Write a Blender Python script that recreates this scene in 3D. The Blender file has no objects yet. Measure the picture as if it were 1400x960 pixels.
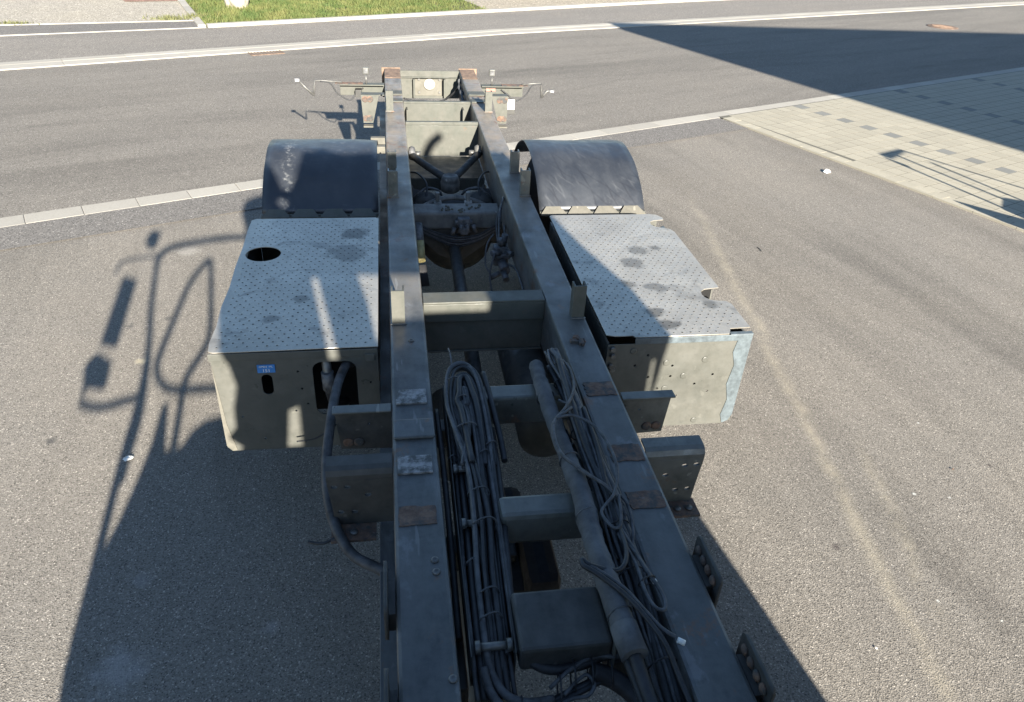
import bpy, bmesh, math, random
from math import radians, sin, cos, pi
from mathutils import Vector, Matrix
random.seed(7)
SC = bpy.context.scene
COL = SC.collection
H = 1.1                     # top of the chassis rails above the ground

# ------------------------------------------------------------------ camera
cp, sp = cos(0.5666198), sin(0.5666198)
cy, sy = cos(-0.1760238), sin(-0.1760238)
fwd = Vector((-sy*cp, cy*cp, -sp)); rgt = Vector((cy, sy, 0)); up = rgt.cross(fwd)
cr, sr = cos(0.0561823), sin(0.0561823)
R_ = rgt*cr + up*sr; U_ = -rgt*sr + up*cr
cam_d = bpy.data.cameras.new('camera'); cam = bpy.data.objects.new('camera', cam_d); COL.objects.link(cam)
cam.matrix_world = Matrix(((R_.x, U_.x, -fwd.x, -0.4607), (R_.y, U_.y, -fwd.y, 0.0), (R_.z, U_.z, -fwd.z, 1.9346+H), (0, 0, 0, 1)))
cam_d.sensor_fit = 'HORIZONTAL'; cam_d.sensor_width = 36; cam_d.lens = 36*1035.0/1400
cam_d.clip_start = 0.05; cam_d.clip_end = 2000
SC.camera = cam

# ------------------------------------------------------------------ light
SUN = Vector((-0.38, 2.65, -1.0))            # direction the sunlight travels
W = bpy.data.worlds.new('World'); SC.world = W; W.use_nodes = True
nt = W.node_tree; bg = nt.nodes['Background']
sky = nt.nodes.new('ShaderNodeTexSky'); sky.sky_type = 'NISHITA'; sky.sun_disc = False
sky.air_density = 1.0; sky.dust_density = 0.2; sky.ozone_density = 2.5
sky.sun_elevation = math.atan(1/math.hypot(SUN.x, SUN.y)); sky.sun_rotation = math.atan2(-SUN.x, -SUN.y)
nt.links.new(sky.outputs['Color'], bg.inputs['Color']); bg.inputs['Strength'].default_value = 0.056
sl = bpy.data.lights.new('sun', 'SUN'); so = bpy.data.objects.new('sun', sl); COL.objects.link(so)
sl.energy = 5.0; sl.angle = radians(0.53); sl.color = (1.0, 0.93, 0.82)
so.rotation_euler = SUN.to_track_quat('-Z', 'Y').to_euler(); so.location = (4, -20, 12)
SC.view_settings.view_transform = 'Standard'; SC.view_settings.look = 'None'
SC.view_settings.gamma = 1.0; SC.view_settings.exposure = 2.0

# ------------------------------------------------------------------ materials
class NT:
    def __init__(s, name):
        s.m = bpy.data.materials.new(name); s.m.use_nodes = True
        s.t = s.m.node_tree; s.b = s.t.nodes['Principled BSDF']
        s.tc = s.t.nodes.new('ShaderNodeTexCoord').outputs['Object']
    def n(s, k, **kw):
        x = s.t.nodes.new(k)
        for a, v in kw.items(): setattr(x, a, v)
        return x
    def link(s, a, b): s.t.links.new(a, b)
    def setin(s, node, i, v):
        if hasattr(v, 'is_output') or hasattr(v, 'links'): s.link(v, node.inputs[i])
        else: node.inputs[i].default_value = v
    def mapv(s, scale=(1, 1, 1), rot=(0, 0, 0), loc=(0, 0, 0), v=None):
        x = s.n('ShaderNodeMapping'); s.link(v or s.tc, x.inputs[0])
        x.inputs['Scale'].default_value = scale; x.inputs['Rotation'].default_value = rot; x.inputs['Location'].default_value = loc
        return x.outputs[0]
    def noise(s, scale, detail=4, rough=.55, v=None, dist=0):
        x = s.n('ShaderNodeTexNoise'); s.link(v or s.tc, x.inputs['Vector'])
        x.inputs['Scale'].default_value = scale; x.inputs['Detail'].default_value = detail
        x.inputs['Roughness'].default_value = rough; x.inputs['Distortion'].default_value = dist
        return x.outputs['Fac']
    def voro(s, scale, out='Distance', v=None, feature='F1'):
        x = s.n('ShaderNodeTexVoronoi', feature=feature); s.link(v or s.tc, x.inputs['Vector'])
        x.inputs['Scale'].default_value = scale
        return x.outputs[out]
    def ramp(s, f, a, b, lo=0., hi=1.):
        x = s.n('ShaderNodeMapRange'); s.link(f, x.inputs[0])
        x.inputs[1].default_value = a; x.inputs[2].default_value = b; x.inputs[3].default_value = lo; x.inputs[4].default_value = hi
        return x.outputs[0]
    def mix(s, f, a, b, mode='MIX'):
        x = s.n('ShaderNodeMix', data_type='RGBA', blend_type=mode)
        s.setin(x, 0, f)
        for i, v in ((6, a), (7, b)):
            if isinstance(v, tuple): x.inputs[i].default_value = (*v, 1)
            else: s.link(v, x.inputs[i])
        return x.outputs[2]
    def math(s, op, a, b=0.):
        x = s.n('ShaderNodeMath', operation=op); s.setin(x, 0, a); s.setin(x, 1, b); return x.outputs[0]
    def bump(s, h, strength=.3, dist=.01, prev=None):
        x = s.n('ShaderNodeBump'); s.link(h, x.inputs['Height'])
        x.inputs['Strength'].default_value = strength; x.inputs['Distance'].default_value = dist
        if prev: s.link(prev, x.inputs['Normal'])
        return x.outputs[0]
    def out(s, col, rough=.6, metal=0., normal=None, spec=.5):
        if isinstance(col, tuple): s.b.inputs['Base Color'].default_value = (*col, 1)
        else: s.link(col, s.b.inputs['Base Color'])
        s.setin(s.b, 'Roughness', rough); s.setin(s.b, 'Metallic', metal)
        s.b.inputs['Specular IOR Level'].default_value = spec
        if normal: s.link(normal, s.b.inputs['Normal'])
        return s.m
    def xyz(s):
        x = s.n('ShaderNodeSeparateXYZ'); s.link(s.tc, x.inputs[0]); return x.outputs

def paint(name, base, dust, rust=.0, dust_lo=.42, dust_hi=.75, rough=.5, spec=.5, scratch=.6, tail=None):
    t = NT(name)
    c = t.mix(t.ramp(t.noise(2.3, 3), .35, .7), base, tuple(x*1.35 for x in base))
    if tail:
        c = t.mix(t.math('MULTIPLY', t.ramp(t.noise(3.4, 6, .68, t.mapv((1.3, .5, 1), loc=(9, 2, 1)), .6), .46, .62), .75), c, (.020, .022, .024))
        c = t.mix(t.math('MULTIPLY', t.ramp(t.noise(4.6, 7, .72, t.mapv((1.2, .45, 1), loc=(2, 6, 5)), .8), .55, .66), .55), c, (.16, .165, .168))
    streak = t.noise(9, 5, .6, t.mapv((1.0, .22, .6)))
    c = t.mix(t.math('MULTIPLY', t.ramp(streak, dust_lo, dust_hi), .75), c, dust)
    if tail:
        y = t.xyz()[1]
        k = t.math('MULTIPLY', t.ramp(y, 2.9, 5.6, .0, .95), t.ramp(t.noise(5, 6, .7, t.mapv((1, .35, 1))), .30, .56))
        c = t.mix(k, c, tail)
        k = t.ramp(t.noise(7, 5, .65, t.mapv((1, .6, 1), loc=(4, 4, 4))), .60, .66)
        c = t.mix(t.math('MULTIPLY', k, .5), c, (.20, .205, .215))
    c = t.mix(t.math('MULTIPLY', t.ramp(t.noise(31, 5, .7), .56, .72), .45), c, tuple(x*.55 for x in base))
    pt = t.n('ShaderNodeNewGeometry').outputs['Pointiness']
    c = t.mix(t.math('MULTIPLY', t.ramp(pt, .52, .60), t.ramp(t.noise(17, 5, .7), .35, .65, .1, .75)), c, dust)
    sc = t.ramp(t.noise(60, 2, .5, t.mapv((.35, .05, .3), (0, 0, .4))), .68, .71)
    c = t.mix(t.math('MULTIPLY', sc, scratch), c, tuple(min(1, x*1.6) for x in dust))
    if rust > 0:
        r = t.ramp(t.noise(5.5, 8, .72, t.mapv((1, .8, 1), loc=(3, 1, 2))), .68-rust*.25, .74-rust*.22)
        c = t.mix(r, c, t.mix(t.noise(40, 4), (.085, .045, .028), (.19, .11, .065)))
    ro = t.ramp(t.noise(6 if tail else 14, 5), .3, .7, rough-.16, rough+.2)
    return t.out(c, ro, 0, t.bump(t.noise(45, 5, .6), .12, .004), spec)

M = {}
M['paint'] = paint('olive_frame_paint', (.048, .052, .044), (.15, .147, .128), .28, rough=.42, spec=.7)
M['rail'] = paint('worn_rail_paint', (.050, .054, .050), (.125, .125, .12), .42, .42, .76, .46, .6, .5, (.25, .205, .155))
M['pale'] = paint('faded_olive_paint', (.052, .056, .046), (.10, .097, .082), .10, rough=.6, scratch=.15)
M['dark'] = paint('dark_underbody_paint', (.022, .023, .022), (.075, .072, .065), .12, rough=.6)
M['axle'] = paint('dusty_axle_paint', (.035, .036, .034), (.21, .20, .18), .1, .36, .66, .6)
M['panel'] = paint('faded_panel_paint', (.058, .060, .052), (.105, .103, .090), .0, .3, .8, .42, .5, .2)
def mk_mud(name, rings):
    t = NT(name)
    c = t.mix(t.ramp(t.noise(3, 4), .35, .7), (.019, .022, .028), (.032, .036, .043))
    c = t.mix(t.math('MULTIPLY', t.ramp(t.noise(7, 6, .65, t.mapv((1, .35, 1))), .42, .72), .32), c, (.075, .080, .086))
    sc = t.ramp(t.noise(26, 4, .6, t.mapv((.25, 1.1, 1), (0, 0, .2))), .69, .73)
    c = t.mix(t.math('MULTIPLY', sc, .22), c, (.16, .165, .17))
    x = t.xyz()
    if rings:
        for cx, cy_, k in ((1.75, 6.1, 34), (2.2, 5.6, 26)):
            d = t.math('SQRT', t.math('ADD', t.math('POWER', t.math('SUBTRACT', x[0], cx), 2.), t.math('POWER', t.math('SUBTRACT', x[1], cy_), 2.)))
            d = t.math('ADD', d, t.math('MULTIPLY', t.noise(2.2, 3), .12))
            w = t.math('SINE', t.math('MULTIPLY', d, float(k)*1.9))
            c = t.mix(t.math('MULTIPLY', t.ramp(w, .93, .99), t.ramp(t.noise(3.5, 2), .42, .6, 0, .8)), c, (.018, .020, .025))
            c = t.mix(t.math('MULTIPLY', t.ramp(w, -.90, -.99), t.ramp(t.noise(4, 2), .5, .62, 0, .12)), c, (.15, .155, .16))
    else:
        m = t.math('MULTIPLY', t.ramp(x[1], 5.2, 5.75), t.ramp(t.noise(15, 6, .75), .55, .63))
        c = t.mix(t.math('MULTIPLY', m, .35), c, (.22, .22, .22))
        q = t.math('ABSOLUTE', t.math('ADD', t.math('SUBTRACT', x[0], -1.17), t.math('MULTIPLY', t.math('SUBTRACT', t.noise(9, 4), .5), .14)))
        c = t.mix(t.math('MULTIPLY', t.ramp(q, .0, .05, .32, 0), t.ramp(t.noise(30, 5, .7), .50, .62)), c, (.36, .36, .34))
    return t.out(c, t.ramp(t.noise(14, 4), .3, .7, .36, .5), 0, t.bump(t.noise(5, 3), .25, .01), .7)
M['mudguard'] = mk_mud('black_mudguard_scuffed', False)
M['mudguard2'] = mk_mud('black_mudguard_scratched', True)
M['tan'] = paint('tan_edge_paint', (.085, .081, .066), (.15, .14, .115), .15, rough=.7)

def mk_rust():
    t = NT('bare_rust')
    c = t.mix(t.ramp(t.noise(22, 6, .7), .35, .65), (.095, .055, .038), (.20, .125, .085))
    c = t.mix(t.ramp(t.noise(13, 7, .7), .46, .60), c, (.05, .053, .052))
    c = t.mix(t.math('MULTIPLY', t.ramp(t.noise(40, 5, .7), .62, .7), .6), c, (.18, .18, .18))
    return t.out(c, .85, 0, t.bump(t.noise(90, 4), .4, .003))
M['rust'] = mk_rust()
def mk_scraped():
    t = NT('scraped_pad_metal')
    c = t.mix(t.ramp(t.noise(26, 7, .7), .42, .6), (.07, .07, .065), (.30, .29, .28))
    return t.out(c, .55, .2, t.bump(t.noise(60, 4), .3, .003))
M['scraped'] = mk_scraped()
def mk_tread():
    t = NT('dusty_tread_plate')
    c = t.mix(t.ramp(t.noise(3, 5, .6), .3, .7), (.43, .395, .335), (.56, .52, .445))
    c = t.mix(t.math('MULTIPLY', t.ramp(t.noise(120, 3), .4, .62), .28), c, (.27, .262, .24))
    c = t.mix(t.math('MULTIPLY', t.ramp(t.noise(4.2, 6, .62, dist=.8), .57, .68), .55), c, (.15, .14, .125))
    c = t.mix(t.math('MULTIPLY', t.ramp(t.noise(34, 6, .75), .52, .7), .4), c, (.26, .235, .195))
    c = t.mix(t.math('MULTIPLY', t.ramp(t.noise(2.1, 5, .65, t.mapv(loc=(1, 7, 0)), 1.2), .5, .72), .35), c, (.30, .275, .235))
    c = t.mix(t.math('MULTIPLY', t.ramp(t.noise(3.1, 2, .5, t.mapv(loc=(5, 2, 0))), .66, .70), .6), c, (.11, .105, .095))
    x = t.xyz()
    for (sx, sy_, rr, k) in ((-.70, 4.36, .10, .75), (-.74, 4.10, .13, .6), (1.0, 4.05, .07, .6), (.92, 3.88, .08, .6), (.87, 3.3, .06, .7), (.91, 3.17, .06, .75), (.82, 3.62, .05, .6), (-.95, 3.55, .05, .6), (1.12, 4.08, .04, .6), (1.2, 3.36, .05, .6)):
        d = t.math('ADD', t.math('POWER', t.math('SUBTRACT', x[0], sx), 2.), t.math('POWER', t.math('SUBTRACT', x[1], sy_), 2.))
        d = t.math('ADD', t.math('SQRT', d), t.math('MULTIPLY', t.math('SUBTRACT', t.noise(18, 4, .6), .5), rr*1.3))
        c = t.mix(t.ramp(d, rr*.6, rr, k, 0), c, (.10, .094, .082))
    ro = t.ramp(t.noise(20, 4), .3, .7, .36, .5)
    return t.out(c, ro, .58, t.bump(t.noise(160, 3), .15, .002))
M['tread'] = mk_tread()
def plain(name, col, rough=.6, metal=0, var=.35, scale=30, bump=.15):
    t = NT(name)
    c = t.mix(t.ramp(t.noise(scale, 5, .65), .3, .7), tuple(x*(1-var) for x in col), tuple(min(1, x*(1+var)) for x in col))
    return t.out(c, rough, metal, t.bump(t.noise(scale*3, 4), bump, .003))
M['rusttan'] = plain('pale_surface_rust', (.17, .115, .08), .85, 0, .5, 20, .3)
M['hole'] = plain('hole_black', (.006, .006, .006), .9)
M['cable'] = plain('dusty_black_cable', (.020, .021, .023), .55, 0, .6, 25)
M['cable2'] = plain('dusty_grey_cable', (.072, .073, .075), .62, 0, .6, 25)
M['sleeve'] = plain('pale_fabric_wrap', (.092, .094, .096), .9, 0, .4, 11, .9)
M['conduit'] = plain('ribbed_black_conduit', (.022, .022, .024), .6, 0, .5, 25)
M['hose'] = plain('dusty_black_hose', (.055, .056, .058), .62, 0, .75, 14)
M['tie'] = plain('grey_cable_tie', (.06, .062, .064), .5)
M['white'] = plain('white_plastic', (.72, .72, .68), .55, 0, .12, 40)
M['eye'] = plain('chalky_steel', (.36, .34, .29), .6, 0, .3, 40)
M['rubber'] = plain('tyre_rubber', (.018, .018, .019), .8, 0, .4, 30)
M['steel'] = plain('bare_steel', (.15, .147, .138), .5, .55, .4, 25)
M['cast'] = plain('dusty_cast_metal', (.12, .121, .123), .6, .3, .55, 30)
M['yellow'] = plain('dirty_yellow_paint', (.34, .29, .13), .6, 0, .4, 25)
M['blue'] = plain('blue_sticker', (.045, .20, .50), .45, 0, .1)
M['lead'] = plain('galvanised_edge', (.088, .108, .118), .5, .1, .35, 30)
M['glass'] = plain('dark_glass', (.02, .022, .025), .08, 0, .1, 10, 0)
M['reflector'] = plain('faded_red_lens', (.30, .16, .13), .35, 0, .2)
M['cabpaint'] = paint('cab_olive_paint', (.06, .065, .045), (.12, .12, .09), .0)
M['concrete_wall'] = plain('canopy_concrete', (.32, .31, .29), .8, 0, .15, 8)

def asphalt(name, base, tone, sp, spk=.5, marks=None, dust=False, bs=.5, big=.22):
    """speckled asphalt: aggregate from voronoi cells, worn patches, tyre marks"""
    t = NT(name)
    v2 = t.mapv((1, 1, 0))
    cell = t.voro(sp, 'Color', v2); x = t.n('ShaderNodeSeparateColor'); t.link(cell, x.inputs[0])
    g = t.ramp(x.outputs[0], 0, 1, 0, 1)
    c = t.mix(g, tuple(k*(1-spk) for k in base), tuple(k*(1+spk) for k in base))
    c = t.mix(t.ramp(x.outputs[1], .93, .985), c, tuple(min(1, k*2.2) for k in base))
    c = t.mix(t.ramp(x.outputs[2], .9, .97), c, tuple(k*.42 for k in base))
    c = t.mix(t.math('MULTIPLY', t.ramp(t.noise(.55, 5, .6), .38, .66), .5), c, t.mix(1., c, tone, 'MULTIPLY'))
    c = t.mix(t.math('MULTIPLY', t.ramp(t.noise(4.5, 5, .65), .3, .7), big), c, t.mix(1., c, (.72, .72, .72), 'MULTIPLY'))
    if marks:
        for ang, sc, k, lo in marks:
            m = t.noise(sc, 3, .5, t.mapv((.10, 1, 1), v=t.mapv((1, 1, 0), (0, 0, -ang))), .5)
            c = t.mix(t.math('MULTIPLY', t.ramp(m, lo, lo+.16), k), c, t.mix(1., c, (.66, .66, .66), 'MULTIPLY'))
    if dust:
        p = t.xyz()
        wob = t.math('MULTIPLY', t.math('SUBTRACT', t.noise(1.7, 4, .6), .5), .16)
        d = t.math('ABSOLUTE', t.math('ADD', t.math('SUBTRACT', p[0], t.math('ADD', t.math('MULTIPLY', p[1], .157), 1.645)), wob))
        k = t.math('MULTIPLY', t.ramp(d, .0, .075, 1, 0), t.ramp(t.noise(7, 5, .65), .35, .72, .08, .62))
        k = t.math('MULTIPLY', k, t.ramp(p[1], 6.4, 8.2, 1, 0))
        c = t.mix(k, c, (.36, .32, .24))
        d2 = t.math('ABSOLUTE', t.math('ADD', t.math('SUBTRACT', p[0], t.math('ADD', t.math('MULTIPLY', p[1], .25), 1.62)), wob))
        k2 = t.math('MULTIPLY', t.math('MULTIPLY', t.ramp(d2, .0, .07, .5, 0), t.ramp(t.noise(6, 5, .65), .40, .7)), t.math('MULTIPLY', t.ramp(p[1], 1.9, 2.3), t.ramp(p[1], 3.0, 3.6, 1, 0)))
        c = t.mix(k2, c, (.36, .32, .24))
        for (sx, sy_, rr, kk, colr) in ((-1.72, 2.25, .15, .32, (.42, .42, .42)), (-1.75, 2.75, .06, .2, (.4, .4, .4)), (-1.1, 2.4, .05, .25, (.4, .4, .4)),
                 (-2.55, 3.9, .045, .7, (.05, .05, .05)), (-2.45, 5.25, .05, .6, (.06, .06, .06)), (-2.2, 5.35, .04, .6, (.06, .06, .06)), (-2.25, 4.75, .05, .6, (.45, .40, .28)),
                 (1.86, 2.6, .03, .7, (.05, .04, .04)), (2.55, 2.95, .013, .8, (.45, .45, .42)), (2.75, 2.9, .010, .8, (.45, .45, .42)), (2.2, 2.2, .012, .8, (.55, .55, .5)), (3.1, 2.4, .013, .9, (.55, .55, .5)), (2.45, 2.05, .010, .8, (.5, .5, .46)), (3.0, 3.6, .013, .9, (.5, .5, .46)), (3.2, 3.15, .02, .8, (.06, .05, .045)), (-2.3, 6.55, .12, .4, (.40, .38, .34))):
            dd = t.math('ADD', t.math('POWER', t.math('SUBTRACT', p[0], sx), 2.), t.math('POWER', t.math('SUBTRACT', p[1], sy_), 2.))
            dd = t.math('ADD', t.math('SQRT', dd), t.math('MULTIPLY', t.math('SUBTRACT', t.noise(14, 5, .7), .5), rr*2.2))
            c = t.mix(t.ramp(dd, rr*.3, rr, kk, 0), c, colr)
    nrm = t.bump(t.voro(sp, 'Distance', v2), bs, .006)
    return t.out(c, .85, 0, nrm, .3)
M['yard'] = asphalt('yard_asphalt', (.194, .178, .155), (1.18, 1.15, 1.1), 165, .30, [(-1.33, 1.3, .5, .47), (-1.45, 2.6, .3, .5), (-1.22, .7, .35, .5)], True, .42)
M['roadm'] = asphalt('road_asphalt', (.170, .156, .136), (1.15, 1.14, 1.12), 120, .24, [(.42, 1.0, .40, .48), (.30, 2.2, .35, .52), (.55, 3.8, .3, .54)], False, .25)
M['strip'] = asphalt('patched_asphalt', (.15, .14, .128), (1.1, 1.1, 1.1), 100, .3, None, False, .4)
M['walk'] = asphalt('pavement_asphalt', (.19, .175, .155), (1.15, 1.13, 1.1), 100, .25, [(.42, 1.4, .35, .52)], False, .25)
M['gravel'] = asphalt('pale_gravel', (.33, .30, .25), (1.15, 1.13, 1.05), 55, .28, None, False, .5, .4)
M['tanpath'] = asphalt('tan_path', (.32, .28, .22), (1.12, 1.1, 1.05), 40, .25, None, False, .7, .4)
M['redpath'] = asphalt('red_chippings', (.24, .15, .11), (1.12, 1.1, 1.05), 40, .35, None, False, .7, .4)
M['soil'] = asphalt('grassy_soil', (.10, .10, .05), (1.3, 1.15, .9), 25, .5, None, False, .8, .6)
def stone(name, base, var=.14, sp=60):
    t = NT(name)
    oi = t.n('ShaderNodeObjectInfo').outputs['Random']
    c = t.mix(oi, tuple(k*(1-var) for k in base), tuple(k*(1+var) for k in base))
    c = t.mix(t.math('MULTIPLY', t.ramp(t.noise(3, 5, .6), .35, .7), .4), c, t.mix(1., c, (.78, .77, .74), 'MULTIPLY'))
    c = t.mix(t.math('MULTIPLY', t.ramp(t.noise(sp, 3, .6), .45, .7), .4), c, t.mix(1., c, (.7, .7, .7), 'MULTIPLY'))
    return t.out(c, .8, 0, t.bump(t.noise(sp*2, 3), .25, .003), .3)
M['kerb'] = stone('pale_kerb_concrete', (.35, .33, .29), .08)
M['paver'] = stone('beige_paver', (.345, .318, .252), .07)
M['paver_dark'] = stone('dark_grey_paver', (.19, .19, .175), .05)
M['joint'] = plain('sandy_joint', (.10, .095, .075), .95, 0, .3, 60)
M['rock'] = stone('pale_boulder', (.38, .34, .27), .1, 9)
M['grate'] = plain('rusty_grate', (.15, .10, .07), .85, 0, .45, 20)
def mk_grass():
    t = NT('grass_blades')
    p = t.noise(1.9, 5, .65)
    c = t.mix(t.ramp(p, .4, .65), (.060, .092, .026), (.135, .135, .048))
    c = t.mix(t.ramp(t.noise(55, 2), .62, .75), c, (.18, .16, .085))
    return t.out(c, .7, 0, None, .2)
M['grass'] = mk_grass()
M['weed'] = plain('dry_weed', (.12, .125, .05), .8, 0, .4, 20)

# ------------------------------------------------------------------ mesh helpers
def link(name, bm, mat, parent=None, bevel=0., smooth=False, label=None, kind=None):
    me = bpy.data.meshes.new(name); bm.normal_update(); bm.to_mesh(me); bm.free()
    return obj_from(name, me, mat, parent, bevel, smooth, label, kind)
def obj_from(name, me, mat, parent=None, bevel=0., smooth=False, label=None, kind=None):
    o = bpy.data.objects.new(name, me); COL.objects.link(o)
    if mat: 
        for mm in (mat if isinstance(mat, (list, tuple)) else [mat]): me.materials.append(M[mm])
    if parent: o.parent = parent
    if bevel:
        b = o.modifiers.new('bevel', 'BEVEL'); b.width = bevel; b.segments = 2; b.limit_method = 'ANGLE'; b.angle_limit = radians(40)
    if smooth:
        for p in me.polygons: p.use_smooth = True
    if label: o['label'] = label
    if kind: o['kind'] = kind
    return o
def tag(o, label, cat, group=None):
    o['label'] = label; o['category'] = cat
    if group: o['group'] = group
    return o
def empty(name, loc, label, cat, group=None):
    o = bpy.data.objects.new(name, None); COL.objects.link(o); o.location = loc; o.empty_display_size = .2
    return tag(o, label, cat, group)
def box(bm, x0, x1, y0, y1, z0, z1, mi=0):
    v = [bm.verts.new((x, y, z)) for z in (z0, z1) for y in (y0, y1) for x in (x0, x1)]
    for f in ((0, 2, 3, 1), (4, 5, 7, 6), (0, 1, 5, 4), (1, 3, 7, 5), (3, 2, 6, 7), (2, 0, 4, 6)):
        bm.faces.new([v[i] for i in f]).material_index = mi
def B(*a, mi=0):
    bm = bmesh.new()
    for t in (a if isinstance(a[0], tuple) else [a]): box(bm, *t)
    return bm
def prism(bm, pts, axis, a, c):
    """polygon pts (2D) extruded along an axis from a to c"""
    def mk(p, w):
        if axis == 'x': return (w, p[0], p[1])
        if axis == 'y': return (p[0], w, p[1])
        return (p[0], p[1], w)
    A = [bm.verts.new(mk(p, a)) for p in pts]; C = [bm.verts.new(mk(p, c)) for p in pts]
    n = len(pts)
    bm.faces.new(A); bm.faces.new(C[::-1])
    for i in range(n): bm.faces.new([A[i], C[i], C[(i+1) % n], A[(i+1) % n]])
    bmesh.ops.recalc_face_normals(bm, faces=bm.faces)
def spline(pts, n=6):
    P = [Vector(p) for p in pts]; out = []
    for i in range(len(P)-1):
        p0 = P[max(i-1, 0)]; p1 = P[i]; p2 = P[i+1]; p3 = P[min(i+2, len(P)-1)]
        for k in range(n):
            t = k/n
            out.append(.5*((2*p1)+(p2-p0)*t+(2*p0-5*p1+4*p2-p3)*t*t+(3*p1-p0-3*p2+p3)*t**3))
    out.append(P[-1]); return out
def tube(bm, pts, r, seg=8, n=6, smooth=True, cap=True):
    P = spline(pts, n) if smooth and len(pts) > 2 else [Vector(p) for p in pts]
    rs = r if callable(r) else (lambda t: r)
    rings = []; prev = None
    for i, p in enumerate(P):
        d = (P[min(i+1, len(P)-1)]-P[max(i-1, 0)]).normalized()
        a = prev if prev is not None else (Vector((0, 0, 1)) if abs(d.z) < .9 else Vector((1, 0, 0)))
        s = d.cross(a)
        if s.length < 1e-5: s = d.cross(Vector((0, 1, 0)))
        s.normalize(); u = s.cross(d).normalized(); prev = u
        rr = rs(i/(len(P)-1))
        rings.append([bm.verts.new(p+s*rr*cos(2*pi*k/seg)+u*rr*sin(2*pi*k/seg)) for k in range(seg)])
    for A, C in zip(rings, rings[1:]):
        for k in range(seg):
            f = bm.faces.new([A[k], A[(k+1) % seg], C[(k+1) % seg], C[k]]); f.smooth = True
    if cap:
        bm.faces.new(rings[0][::-1]); bm.faces.new(rings[-1])
def T(pts, r, seg=8, n=6, smooth=True):
    bm = bmesh.new(); tube(bm, pts, r, seg, n, smooth); bmesh.ops.recalc_face_normals(bm, faces=bm.faces); return bm
def cyl(bm, c, d, r, l, seg=20, r2=None):
    d = Vector(d).normalized(); c = Vector(c)
    r2 = r if r2 is None else r2
    tube(bm, [c-d*l/2, c+d*l/2], (lambda t: r+(r2-r)*t), seg, 1, False)
def lathe(bm, prof, c, axis='x', seg=32):
    """profile of (offset along axis, radius) points revolved"""
    rings = []
    for (w, r) in prof:
        ring = []
        for k in range(seg):
            a = 2*pi*k/seg
            if axis == 'x': p = (c[0]+w, c[1]+r*cos(a), c[2]+r*sin(a))
            elif axis == 'y': p = (c[0]+r*cos(a), c[1]+w, c[2]+r*sin(a))
            else: p = (c[0]+r*cos(a), c[1]+r*sin(a), c[2]+w)
            ring.append(bm.verts.new(p))
        rings.append(ring)
    for A, C in zip(rings, rings[1:]):
        for k in range(seg):
            f = bm.faces.new([A[k], A[(k+1) % seg], C[(k+1) % seg], C[k]]); f.smooth = True
    if prof[0][1] > 1e-4: bm.faces.new(rings[0][::-1])
    if prof[-1][1] > 1e-4: bm.faces.new(rings[-1])
    bmesh.ops.recalc_face_normals(bm, faces=bm.faces)
def rounded(x0, x1, y0, y1, r, n=5):
    out = []
    for cx, cy_, a0 in ((x1-r, y1-r, 0), (x0+r, y1-r, 90), (x0+r, y0+r, 180), (x1-r, y0+r, 270)):
        for k in range(n+1):
            a = radians(a0+90*k/n); out.append((cx+r*cos(a), cy_+r*sin(a)))
    return out
def circle(cx, cy_, r, n=20, ry=None): return [(cx+r*cos(2*pi*k/n), cy_+(ry or r)*sin(2*pi*k/n)) for k in range(n)]
def sheet(polys, thick, mapper):
    """filled 2D outline with holes, given thickness, mapped into place: mesh"""
    cu = bpy.data.curves.new('outline', 'CURVE'); cu.dimensions = '2D'; cu.fill_mode = 'BOTH'; cu.extrude = thick/2
    for poly in polys:
        s = cu.splines.new('POLY'); s.points.add(len(poly)-1); s.use_cyclic_u = True
        for q, p in zip(s.points, poly): q.co = (p[0], p[1], 0, 1)
    o = bpy.data.objects.new('outline', cu); COL.objects.link(o)
    dg = bpy.context.evaluated_depsgraph_get(); me = bpy.data.meshes.new_from_object(o.evaluated_get(dg))
    bpy.data.objects.remove(o); bpy.data.curves.remove(cu)
    for v in me.vertices: v.co = mapper(*v.co)
    bm = bmesh.new(); bm.from_mesh(me); bpy.data.meshes.remove(me)
    bmesh.ops.remove_doubles(bm, verts=bm.verts, dist=1e-5); bmesh.ops.recalc_face_normals(bm, faces=bm.faces)
    return bm
def flat(x, y, w): return (x, y, w)

# ------------------------------------------------------------------ ground and roads
def strip_poly(lower, upper): return lower + upper[::-1]
def gsheet(name, pts, z, mat, parent=None):
    bm = bmesh.new(); bm.faces.new([bm.verts.new((x, y, 0)) for x, y in pts])
    bmesh.ops.recalc_face_normals(bm, faces=bm.faces)
    for f in bm.faces:
        if f.normal.z < 0: f.normal_flip()
    o = link(name, bm, mat, parent); o.location.z = z
    o['kind'] = 'structure'; return o
gsheet('ground', [(-400, -400), (400, -400), (400, 400), (-400, 400)], 0, 'yard')
SL = .448; EX = Vector((.9126, .4089)); EY = Vector((.4089, -.9126))
def near(x): return 8.95 + SL*x                     # lower edge of the near kerb line
NK = [(-60, near(-60)), (60, near(60))]
FK_l = [(-40, -4.2), (-6.5, 13.30), (2.25, 17.42), (20.5, 24.75), (60, 40)]      # near edge of the far kerb line
def off(line, d): return [(x-.40*d, y+.916*d) for x, y in line]
gsheet('road', [NK[0], NK[1]] + FK_l[::-1], .004, 'roadm')
gsheet('asphalt_strip', [(-60, near(-60)), (4.45, near(4.45)), (4.75, 10.42), (4.60, 10.35), (2.9, 9.62), (-3.9, 6.62), (-60, -18.6)], .008, 'strip')
WK_f = [(-40, .55), (-7.6, 15.9), (-4.05, 17.28), (1.95, 20.12), (7.2, 22.6), (21, 28.6), (60, 44)]
gsheet('sidewalk', off(FK_l, .55) + WK_f[::-1], .006, 'walk')
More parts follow.
